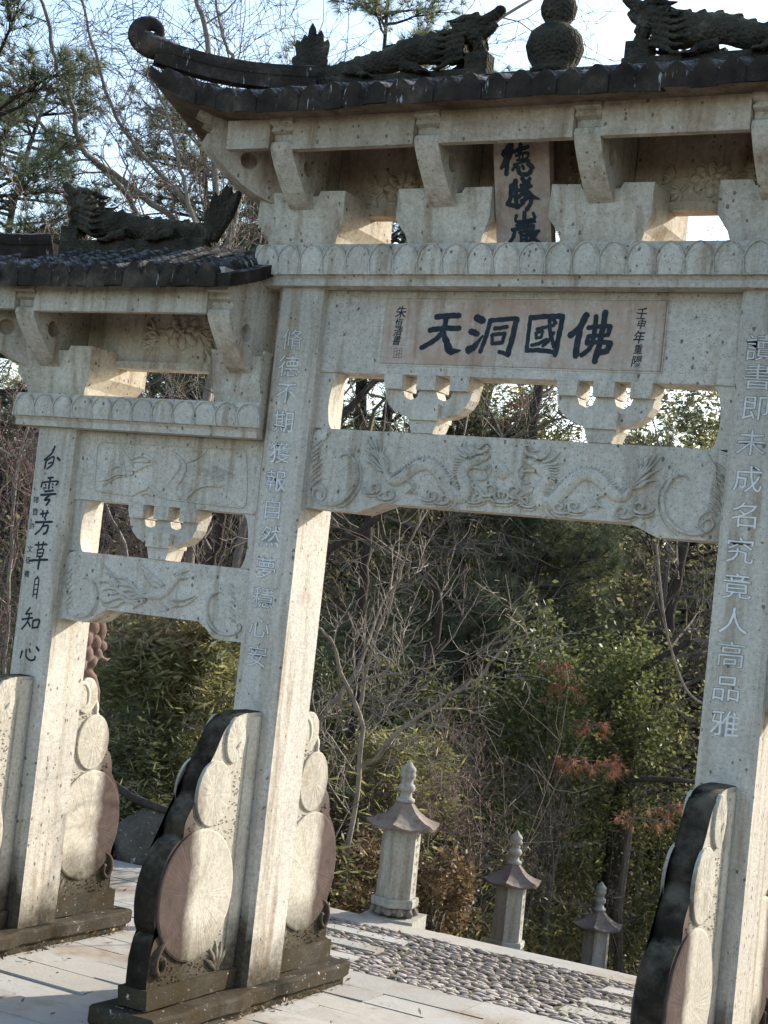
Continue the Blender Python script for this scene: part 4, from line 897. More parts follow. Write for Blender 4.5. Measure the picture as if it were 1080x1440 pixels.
def roof_dragon(loc, face, kind, scale=1.0):
    e = link('roof_dragon', None, gate, (loc[0]-GX, loc[1], loc[2])); e.scale = (face*scale, scale, scale)
    v3 = lambda a, b, y=0: Vector((a, y, b))
    # body with back fins
    V = []; F = []
    if kind == 0: B = [(.07, .05, .042), (.14, .045, .046), (.26, .060, .050), (.38, .082, .057), (.50, .10, .062), (.60, .135, .066), (.70, .145, .072), (.80, .145, .08), (.90, .17, .08)]
    else: B = [(.10, .035, .045), (.18, .05, .052), (.30, .07, .056), (.42, .08, .058), (.54, .085, .060), (.66, .11, .064), (.76, .115, .068), (.86, .12, .075), (.93, .17, .075)]
    q = crom(B, 7); n = 20; b0 = 0; path = [v3(a, b) for a, b, _ in q]
    tube_arr(V, F, path, [r_ for *_, r_ in q], n, .80)
    for i in range(len(q)):           # overlapping scales as relief on the tube
        for j in range(n):
            v = V[i*n+j]; c = path[i]; k = 1+.028*(1 if (i+j) % 2 else -1); V[i*n+j] = c+(v-c)*k
    bm = bmesh.new()
    for i in range(3, len(q)-4, 5):
        a, b, r_ = q[i]; tx = q[i+1][0]-q[i-1][0]; tz = q[i+1][1]-q[i-1][1]; l = math.hypot(tx, tz); nx_, nz_ = -tz/l, tx/l
        tube_arr(V, F, [v3(a+nx_*r_*.8, b+nz_*r_*.8), v3(a+nx_*r_*1.05, b+nz_*r_*1.05), v3(a+nx_*r_*1.22-.008, b+nz_*r_*1.22)], [.040, .024, .004], 6, .45)
    for lx in (.35, .66):             # folded legs with claws
        for sy in (-1, 1):
            tube_arr(V, F, [v3(lx-.05, .05, sy*.055), v3(lx+.03, .035, sy*.078), v3(lx+.07, .01, sy*.075)], [.030, .024, .017], 8)
            for t in (-.018, 0, .018): tube_arr(V, F, [v3(lx+.06, .012, sy*.075+t), v3(lx+.10, .012, sy*.08+t), v3(lx+.115, -.005, sy*.08+t)], [.010, .009, .002], 5)
    add_box(bm, .12, 1.05, -.055, .055, -.06, .022)
    voxel('dragon_body', V, F, bm, .006, M['dragon'], e)
    # tail fan
    V = []; F = []; bm = bmesh.new()
    if kind == 0: root = (.08, .05); tips = [(-.05, .16), (-.035, .245), (.005, .27), (.045, .325), (.10, .285), (.145, .235), (.145, .15)]
    else: root = (.11, .03); tips = [(.16, .19), (.125, .275), (.09, .265), (.055, .31), (.03, .30), (-.01, .275), (-.03, .285)]
    for (a, b) in tips:
        m_ = ((root[0]+a)/2+(a-root[0])*.15, (root[1]+b)/2)
        tube_arr(V, F, [v3(*root), v3(*m_), v3(a*.75+m_[0]*.25, b*.75+m_[1]*.25), v3(a, b)], [.040, .031, .022, .003], 8, .7)
    voxel('dragon_tail', V, F, bm, .0058, M['dragon'], e)
    # head
    V = []; F = []; bm = bmesh.new(); hz = .0 if kind == 0 else .02; hx = 0 if kind == 0 else .02
    P = lambda a, b, y=0: v3(a+hx, b+hz, y)
    ell(bm, P(.93, .215), (.072, .060, .055), -.4); ell(bm, P(.965, .19), (.055, .05, .04), -.5)
    tube_arr(V, F, [P(.93, .215), P(.98, .245), P(1.03, .275), P(1.065, .30)], [.046, .038, .030, .026], 12); ell(bm, P(1.068, .305), (.028, .032, .024))
    tube_arr(V, F, [P(.93, .175), P(.98, .185), P(1.03, .215), P(1.058, .245)], [.034, .026, .020, .013], 12)
    for sy in (-1, 1):
        ell(bm, P(.975, .26, sy*.034), (.024, .018, .020)); ell(bm, P(.95, .275, sy*.03), (.032, .02, .016), -.6)
        tube_arr(V, F, [P(.945, .27, sy*.03), P(.90, .268, sy*.04), P(.855, .250, sy*.048), (P(.815, .255, sy*.05))], [.019, .017, .013, .004], 8)
        tube_arr(V, F, [P(.90, .225, sy*.05), P(.87, .22, sy*.066), P(.845, .235, sy*.07)], [.018, .016, .003], 7)
        for k in range(6):
            b = .215-.028*k; tube_arr(V, F, [P(.925, b, sy*.05), P(.87, b-.02, sy*.066), P(.81, b-.022-.006*k, sy*.07), P(.76, b-.01*k-.004, sy*.068)], [.011, .013, .011, .003], 7)
        tube_arr(V, F, [P(.99, .18, sy*.03), P(1.0, .14, sy*.04), P(.97, .10, sy*.045)], [.012, .012, .004], 7)
        for k in range(3): ell(bm, P(1.0-.03*k, .212+.0*k, sy*.032), (.008, .008, .012))
    tube_arr(V, F, [P(.97, .16), P(.99, .11), P(.985, .06)], [.03, .034, .036], 10)
    add_box(bm, .93+hx, 1.045+hx, -.045, .045, -.06, .10)
    voxel('dragon_head', V, F, bm, .0052, M['dragon'], e)
    return e
roof_dragon((-.25, 0, 4.425), 1, 0, 1.0); roof_dragon((2.51, 0, 4.425), -1, 0, 1.0)
roof_dragon((-.55, 0, 3.64), -1, 1, 1.0); roof_dragon((2.81, 0, 3.64), 1, 1, 1.0)
gpv, gpf = lathe([(.10, 0), (.105, .02), (.09, .035), (.118, .075), (.134, .13), (.118, .19), (.075, .228), (.052, .242), (.06, .252), (.078, .28), (.084, .315), (.074, .352), (.046, .378), (.032, .388), (.034, .398), (.046, .425), (.047, .445), (.034, .475), (.012, .50), (.002, .525)], 24)
gv = link('gourd_finial', mesh_from('gourd_finial', gpv, gpf, M['dragon'], True), gate, (1.112-GX, 0, 4.40))

# ------------------------------------------------------------------ drum stones and plinths
FRP = [(-.84, .12), (-.845, .30), (-.825, .405), (-.80, .425), (-.835, .47), (-.845, .57), (-.83, .68), (-.785, .77), (-.735, .815), (-.695, .835), (-.69, .90), (-.645, .97), (-.60, 1.02), (-.59, 1.08), (-.555, 1.15), (-.52, 1.20), (-.49, 1.255), (-.45, 1.315), (-.385, 1.355), (-.30, 1.375), (-.162, 1.378)]
BKP = [(.162, 1.385), (.20, 1.382), (.26, 1.335), (.31, 1.30), (.37, 1.265), (.39, 1.19), (.455, 1.14), (.50, 1.06), (.505, .99), (.54, .95), (.565, .88), (.57, .85), (.635, .77), (.672, .66), (.665, .52), (.64, .40), (.665, .33), (.66, .25), (.665, .22), (.69, .21), (.69, .112)]
def disc(bm, cy, cz, ry, rz, x, s, th=.012, n=40):
    n = 150; rq = random.Random(int(abs(cy)*1000))
    """raised millstone disc on the cheek x, facing s"""
    rings = [(1.0, -.004), (1.0, th*.75), (.97, th), (.5, th*1.15), (.06, th*1.0)]
    R = []
    for (k, t) in rings: R.append([bm.verts.new((x+s*t, cy+ry*k*math.cos(2*PI*j/n), cz+rz*k*math.sin(2*PI*j/n))) for j in range(n)])
    # fluted radial chisel marks
    for i in (2, 3):
        for j in range(n): R[i][j].co.x += s*.0007*((1 if j % 2 else -1)*rq.uniform(-.3, 1)**3+.5*math.sin(j*.7))
    for i in range(len(R)-1):
        for j in range(n): bm.faces.new([R[i][j], R[i][(j+1) % n], R[i+1][(j+1) % n], R[i+1][j]])
    bm.faces.new(R[-1])
def xridge(V, F, pts, x, s, h=.012):
    q = crom(pts, 5); b0 = len(V); k = len(q)
    for i, (y, z, w_) in enumerate(q):
        a = q[max(i-1, 0)]; b = q[min(i+1, k-1)]; dy, dz = b[0]-a[0], b[1]-a[1]; l = math.hypot(dy, dz) or 1
        ny_, nz_ = -dz/l, dy/l
        for (t, u) in ((-1, -.2), (-.75, .8), (0, 1), (.75, .8), (1, -.2)): V.append((x+s*h*u*min(1, w_/.012), y+ny_*w_*t, z+nz_*w_*t))
    for i in range(k-1):
        for j in range(4): F.append((b0+i*5+j, b0+i*5+j+1, b0+i*5+j+6, b0+i*5+j+5))
def motif(par, pts, x, s, h=.012):
    V = []; F = []; xridge(V, F, pts, x, s, h); me = mesh_from('scroll_carving', V, F, M['drum'], True)
    bm = bmesh.new(); bm.from_mesh(me); bmesh.ops.recalc_face_normals(bm, faces=bm.faces); bm.to_mesh(me); bm.free(); link('scroll_carving', me, par)
def drum(px, front):
    e = link('drum_stone', None, gate, (px-GX, 0, 0)); P = FRP if front else BKP; hw_ = .055
    inner = -.163 if front else .163
    poly = P + ([(inner, .112)] if front else [(inner, .112)])
    # dense rim strip + cheeks
    bm = bmesh.new(); dense = crom([(a, b) for a, b in P], 3)
    A = [bm.verts.new((-hw_, a, b)) for a, b in dense]; B = [bm.verts.new((hw_, a, b)) for a, b in dense]
    C_ = [bm.verts.new((-hw_*.55, a+(-.012 if front else .012), b+.004)) for a, b in dense]; D_ = [bm.verts.new((hw_*.55, a+(-.012 if front else .012), b+.004)) for a, b in dense]
    ai = bm.verts.new((-hw_, inner, .112)); bi = bm.verts.new((hw_, inner, .112))
    n = len(dense)
    for i in range(n-1):
        for X, Y_ in ((A, C_), (C_, D_), (D_, B)): f = bm.faces.new([X[i], Y_[i], Y_[i+1], X[i+1]]); f.material_index = 1 if (front or i > 12) else 2
    f = bm.faces.new(A+[ai]); f.material_index = 0; f = bm.faces.new([bi]+B[::-1]); f.material_index = 0
    if front: bm.faces.new([A[-1], C_[-1], D_[-1], B[-1], bi, ai]); bm.faces.new([A[0], ai, bi, B[0], D_[0], C_[0]])
    else: bm.faces.new([A[0], ai, bi, B[0], D_[0], C_[0]]); bm.faces.new([A[-1], C_[-1], D_[-1], B[-1], bi, ai])
    bmesh.ops.triangulate(bm, faces=[f for f in bm.faces if len(f.verts) > 5])
    bm_obj('drum_plate', bm, [M['drum_rough'], M['rim'], M['drum']], e, smooth=True)
    g = 1 if front else -1
    for s in (-1, 1):
        x = s*hw_
        bm = bmesh.new(); disc(bm, -g*.555 if front else .40, .575 if front else .585, .283 if front else .268, .292, x, s); bm_obj('drum_disc', bm, M['drum'], e)
        bm = bmesh.new(); disc(bm, -.505 if front else .365, 1.02 if front else 1.03, .132, .148, x, s, .011, 30); bm_obj('middle_disc', bm, M['drum'], e)
        bm = bmesh.new(); disc(bm, -.375 if front else .27, 1.255 if front else 1.28, .075 if front else .085, .105 if front else .095, x, s, .012, 24); bm_obj('small_disc', bm, M['drum'], e)
        sg = -1 if front else 1; Y_ = lambda y: sg*y
        if front:
            motif(e, [(-.215, 1.36, .050), (-.215, 1.0, .050), (-.215, .5, .050), (-.215, .15, .050)], x, s, .008)
            motif(e, [(-.262, 1.27, .005), (-.264, 1.0, .005), (-.264, .5, .005), (-.264, .30, .005)], x, s, .016)
            motif(e, [(-.32, 1.27, .004), (-.34, 1.24, .012), (-.365, 1.22, .010), (-.36, 1.19, .004)], x, s, .02)
        else:
            motif(e, [(.185, 1.33, .014), (.235, 1.345, .016), (.275, 1.30, .016), (.275, 1.24, .014), (.24, 1.22, .010), (.225, 1.25, .004)], x, s, .018)
            motif(e, [(.33, 1.27, .012), (.365, 1.22, .016), (.365, 1.16, .008)], x, s, .012)
        cy = .78 if front else .615; cz = .30 if front else .33
        motif(e, [(Y_(cy-.05), cz+.10, .006), (Y_(cy+.01), cz+.06, .014), (Y_(cy+.03), cz, .016), (Y_(cy), cz-.045, .015), (Y_(cy-.035), cz-.02, .012), (Y_(cy-.03), cz+.02, .010), (Y_(cy-.005), cz+.015, .006)], x, s, .022)
        cy = .33 if front else .20
        for k in range(5):
            a = .4+k*.5; motif(e, [(Y_(cy), .21, .006), (Y_(cy+.05*math.cos(a)), .22+.06*math.sin(a), .018), (Y_(cy+.10*math.cos(a)), .22+.12*math.sin(a), .003)], x, s, .012)
    # pecked ground between the carvings
    V = []; F = []; rr = random.Random(5)
    y0, y1 = (-.80, -.25) if front else (.17, .62)
    for s in (-1, 1):
        for k in range(900):
            y = rr.uniform(y0, y1); z = rr.uniform(.14, 1.32)
            lim = np.interp(z, [p[1] for p in (P if front else P[::-1])], [p[0] for p in (P if front else P[::-1])]) if True else 0
            if (front and y < lim+.03) or (not front and y > lim-.03): continue
            r_ = rr.uniform(.006, .011); b0 = len(V)
            V.append((s*(hw_+.006), y, z))
            for j in range(5): V.append((s*(hw_-.002), y+r_*math.cos(j*1.2566), z+r_*.8*math.sin(j*1.2566)))
            for j in range(5): F.append((b0, b0+1+j, b0+1+(j+1) % 5) if s < 0 else (b0, b0+1+(j+1) % 5, b0+1+j))
    link('pecked_ground', mesh_from('pecked_ground', V, F, M['drum_rough']), e, kind='stuff')
    # low footing course under the scrolls
    bm = bmesh.new(); a, b = (-.86, -.17) if front else (.17, .70); add_box(bm, -.075, .075, a, b, .111, .215 if not front else .20); bm_obj('drum_footing', bm, M['slab'], e, .01, jit=.01)
    return e
for i, cx in enumerate(PX):
    drum(cx, True); d2 = drum(cx, False)
    sl = link('plinth', None, gate, (cx-GX, 0, 0))
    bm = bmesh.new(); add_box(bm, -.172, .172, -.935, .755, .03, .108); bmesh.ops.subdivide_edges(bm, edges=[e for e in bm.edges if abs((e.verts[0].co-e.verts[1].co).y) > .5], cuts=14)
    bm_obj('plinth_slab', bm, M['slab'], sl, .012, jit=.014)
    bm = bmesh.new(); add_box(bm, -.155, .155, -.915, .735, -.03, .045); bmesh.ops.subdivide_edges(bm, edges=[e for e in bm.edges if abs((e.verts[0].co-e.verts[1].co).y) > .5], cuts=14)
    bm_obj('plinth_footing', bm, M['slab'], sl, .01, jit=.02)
    if i == 0:   # curly-maned lion carved on top of this back drum
        V = []; F = []; bm = bmesh.new()
        for (y, z, r_) in ((.20, 1.44, .045), (.235, 1.50, .05), (.215, 1.58, .052), (.26, 1.64, .05), (.22, 1.70, .05), (.30, 1.56, .045), (.29, 1.46, .04), (.335, 1.50, .035)):
            for x in (-.035, .04): ell(bm, Vector((x, y, z)), (r_*.95, r_, r_))
        ell(bm, Vector((0, .22, 1.52)), (.07, .08, .16)); ell(bm, Vector((0, .37, 1.62)), (.05, .055, .075)); ell(bm, Vector((0, .40, 1.54)), (.045, .05, .035))
        tube_arr(V, F, [Vector((.02, .26, 1.42)), Vector((.03, .33, 1.37)), Vector((.03, .38, 1.30)), Vector((.02, .42, 1.20))], [.035, .03, .024, .01], 8)
        tube_arr(V, F, [Vector((.05, .30, 1.45)), Vector((.06, .34, 1.49)), Vector((.06, .40, 1.47)), Vector((.05, .45, 1.485))], [.012, .012, .010, .003], 7)
        tube_arr(V, F, [Vector((.0, .19, 1.36)), Vector((.0, .27, 1.38)), Vector((0, .36, 1.30)), Vector((0, .40, 1.20))], [.03, .045, .04, .03], 10)
        voxel('lion_carving', V, F, bm, .008, M['lion'] if 'lion' in M else M['drum_rough'], d2)
for k, (x, y) in enumerate(()): pass

# ------------------------------------------------------------------ stone lanterns down the stair
def lantern(loc, label, rz, s=1.0):
    t = thing('stone_lantern', label, 'lantern', loc, 'stone lanterns down the stair', rz); n = 6
    def ring(nm, prof, mat, sm=False, n_=6):
        V, F = lathe(prof, n_); return link(nm, mesh_from(nm, V, F, M[mat], sm), t)
    bm = bmesh.new(); add_box(bm, -.17, .17, -.17, .17, -1.2, .03); bm_obj('plinth', bm, M['lantern'], t, .008)
    ring('lotus_base', [(.085, .03), (.118, .04), (.13, .065), (.12, .085), (.115, .09)], 'lantern_roof', True, 18)
    V = []; F = []
    for k in range(12):
        a = 2*PI*k/12; tube_arr(V, F, [Vector((.105*math.cos(a), .105*math.sin(a), .036)), Vector((.136*math.cos(a), .136*math.sin(a), .06)), Vector((.122*math.cos(a), .122*math.sin(a), .088))], [.01, .026, .012], 6)
    link('lotus_petals', mesh_from('lotus_petals', V, F, M['lantern_roof'], True), t)
    ring('base_slab', [(.148, .09), (.153, .098), (.153, .135), (.146, .145)], 'lantern')
    ring('shaft', [(.128, .145), (.122, .575)], 'lantern')
    # six-sided roof with sweeping hips
    V = []; F = []; m_ = 24; prof = [(.225, 0), (.240, .018), (.19, .040), (.14, .072), (.098, .108), (.062, .15), (.048, .165)]
    for i, (r_, z) in enumerate(prof):
        for j in range(m_):
            a = 2*PI*(j+.0)/m_+PI/6; u = (j % 4)/4; hexr = math.cos(PI/6)/math.cos((u*PI/3)-PI/6); lf = (1-abs(0)) ; c = abs((j % 4)-0)
            cor = 1 if j % 4 == 0 else (.25 if j % 4 in (1, 3) else 0)
            V.append((r_*hexr*math.cos(a), r_*hexr*math.sin(a), .565+z+.022*cor*max(0, (r_-.05)/.15)**1.5))
    for i in range(len(prof)-1):
        for j in range(m_): F.append((i*m_+j, i*m_+(j+1) % m_, (i+1)*m_+(j+1) % m_, (i+1)*m_+j))
    F.append(tuple(range(m_))[::-1]); F.append(tuple((len(prof)-1)*m_+j for j in range(m_)))
    link('roof', mesh_from('roof', V, F, M['lantern_roof']), t)
    ring('finial', [(.052, .728), (.058, .735), (.058, .75), (.04, .758), (.034, .79), (.048, .80), (.054, .818), (.048, .838), (.036, .845), (.036, .875), (.046, .885), (.05, .90), (.042, .915), (.048, .925), (.046, .94), (.03, .955), (.008, .985), (.001, .99)], 'lantern', True, 16)
    # worn inscription on the lit face
    V = []; F = []; a = 0; ca, sa = math.cos(a), math.sin(a); rr = random.Random(3)
    for k in range(7):
        for q in range(4):
            z = .52-.055*k+rr.uniform(-.016, .016); u = rr.uniform(-.02, .02); r_ = .1115
            du, dz = (rr.uniform(.006, .014), rr.uniform(0, .003)) if q % 2 else (rr.uniform(0, .003), rr.uniform(.006, .012)); b0 = len(V)
            for (p, w_) in ((-du-.002, -dz-.002), (du+.002, -dz-.002), (du+.002, dz+.002), (-du-.002, dz+.002)):
                V.append((r_*ca-(u+p)*sa, r_*sa+(u+p)*ca, z+w_))
            F.append((b0, b0+1, b0+2, b0+3))
    link('worn_inscription', mesh_from('worn_inscription', V, F, M['lantern_roof']), t, kind='stuff')
    return t
lantern((-.49, 2.47, -.02), 'largest stone lantern, standing right behind the kerb beside the archway pillar', math.radians(12))
lantern((-.84, 5.12, -.72), 'middle stone lantern of the three, its foot hidden below the kerb', math.radians(12))
lantern((-.95, 7.45, -1.385), 'smallest and farthest stone lantern, at the right end of the kerb', math.radians(12))

# boulder and log behind the left pillar
bm = bmesh.new(); bmesh.ops.create_icosphere(bm, subdivisions=4, radius=1)
for v in bm.verts:
    p = v.co.copy(); v.co = Vector((p.x*.30, p.y*.26, p.z*.30))*(1+.22*mnoise.noise(p*1.6)+.08*mnoise.noise(p*5))
o = bm_obj('boulder', bm, M['boulder'], None, loc=(-2.42, 2.62, .06), smooth=True, label='grey lichen-spotted boulder lying behind the left pillar', category='boulder')
V = []; F = []; P = [Vector((-2.95+.18*i, 2.42+.03*i, .52-.048*i+.02*math.sin(i*2))) for i in range(6)]
tube_arr(V, F, P, [.022, .026, .03, .028, .026, .02], 9)
link('fallen_log', mesh_from('fallen_log', V, F, M['bark_dark'], True), label='dark fallen log resting over the grey boulder', category='log')

# ------------------------------------------------------------------ vegetation
def leaves_mesh(name, P, size, asp, mat, fold=0.25, rng=RNG, up=.3, extra=None):
    """P (n,3) leaf centres -> rhombic leaf faces (one quad each)"""
    n = len(P); d = rng.normal(size=(n, 3)); d[:, 2] *= .6; d /= np.linalg.norm(d, axis=1)[:, None]
    e = rng.normal(size=(n, 3)); e[:, 2] += up; e -= d*np.sum(e*d, 1)[:, None]; e /= np.linalg.norm(e, axis=1)[:, None]+1e-9
    L = size*rng.uniform(.45, 1.65, n)[:, None]; W = L*asp
    s = np.cross(d, e)
    V = np.stack([P-d*L*.5, P+s*W*.5-d*L*.05, P+d*L*.5, P-s*W*.5-d*L*.05], 1).reshape(-1, 3)
    me = bpy.data.meshes.new(name); me.vertices.add(4*n); me.vertices.foreach_set('co', V.astype(np.float32).ravel())
    me.loops.add(4*n); me.loops.foreach_set('vertex_index', np.arange(4*n, dtype=np.int32)); me.polygons.add(n)
    me.polygons.foreach_set('loop_start', np.arange(0, 4*n, 4, dtype=np.int32)); me.polygons.foreach_set('loop_total', np.full(n, 4, dtype=np.int32))
    me.materials.append(mat); me.update(calc_edges=True); return me
def needles_mesh(name, P, D, length, width, per, mat, rng=RNG):
    """tufts: at each P, `per` narrow triangles fanned around D"""
    n = len(P); P = np.repeat(P, per, 0); D = np.repeat(D, per, 0)
    d = D+rng.normal(size=(n*per, 3))*.55; d /= np.linalg.norm(d, axis=1)[:, None]
    s = np.cross(d, rng.normal(size=(n*per, 3))); s /= np.linalg.norm(s, axis=1)[:, None]
    L = length*rng.uniform(.7, 1.2, n*per)[:, None]
    V = np.stack([P-s*width, P+s*width, P+d*L], 1).reshape(-1, 3); m = n*per
    me = bpy.data.meshes.new(name); me.vertices.add(3*m); me.vertices.foreach_set('co', V.astype(np.float32).ravel())
    me.loops.add(3*m); me.loops.foreach_set('vertex_index', np.arange(3*m, dtype=np.int32)); me.polygons.add(m)
    me.polygons.foreach_set('loop_start', np.arange(0, 3*m, 3, dtype=np.int32)); me.polygons.foreach_set('loop_total', np.full(m, 3, dtype=np.int32))
    me.materials.append(mat); me.update(calc_edges=True); return me
class Tree:
    def __init__(s, seed): s.r = random.Random(seed); s.TV = []; s.TF = []; s.CV = []; s.CF = []; s.tips = []; s.segs = 0
    def limb(s, p, d, L, r0, lvl, maxl, kids=(3, 5), curl=.25, up=.12, taper=.35, spread=(.5, 1.0), ratio=(.5, .75), rmin=.0022):
        R = s.r; n = max(3, int(5-lvl*.4)) if lvl > 0 else 8; pts = [p.copy()]; dd = d.normalized(); rad = [r0]; dirs = [dd.copy()]
        for i in range(n):
            dd = (dd+Vector((R.gauss(0, 1), R.gauss(0, 1), R.gauss(0, 1)))*curl*(.45 if lvl == 0 else .8)/math.sqrt(n)*1.6+Vector((0, 0, up/n))).normalized()
            pts.append(pts[-1]+dd*L/n); rad.append(max(rmin*.6, r0*(1-(1-taper)*(i+1)/n))); dirs.append(dd.copy())
        if lvl <= 1: tube_arr(s.TV, s.TF, pts, rad, 7 if lvl == 0 else 5)
        else: tube_arr(s.CV, s.CF, pts, rad, 3)
        if lvl >= maxl: s.tips.append((pts[-1], dd)); return
        k = R.randint(*kids)+(2 if lvl == 0 else 0)
        for j in range(k):
            t = R.uniform(.35 if lvl == 0 else .2, 1.0); i = min(n, max(1, int(t*n))); base = pts[i]; bd = dirs[i]
            a = R.uniform(*spread); ax = bd.cross(Vector((R.gauss(0, 1), R.gauss(0, 1), R.gauss(0, 1))))
            if ax.length < 1e-3: continue
            nd = Matrix.Rotation(a, 3, ax.normalized()) @ bd
            s.limb(base, nd, L*R.uniform(*ratio), max(rmin, rad[i]*R.uniform(.45, .7)), lvl+1, maxl, kids, curl, up, taper, spread, ratio, rmin)
        s.limb(pts[-1], dirs[-1], L*R.uniform(*ratio), max(rmin, rad[-1]*.9), lvl+1, maxl, kids, curl, up, taper, spread, ratio, rmin)
    def build(s, t, bark_m, twig_m, crown='crown'):
        link('trunk', mesh_from('trunk', s.TV, s.TF, bark_m, True), t)
        c = None
        if s.CV: c = link(crown, mesh_from(crown, s.CV, s.CF, twig_m), t)
        return c
def bare_tree(label, x, y, lean, H, r0, seed, maxl=5, bark_m='bark_dark', twig='bark_twig', kids=(3, 4), up=.15, group='bare trees behind the archway', z=None, curl=.28, spread=(.4, .95), nm='bare_tree', cat='tree'):
    zz = hgt(x, y)-.1 if z is None else z
    t = thing(nm, label, cat, (x, y, zz), group); T = Tree(seed)
    T.limb(Vector((0, 0, 0)), Vector(lean), H, r0, 0, maxl, kids, curl, up, .45, spread); T.build(t, M[bark_m], M[twig]); return t, T
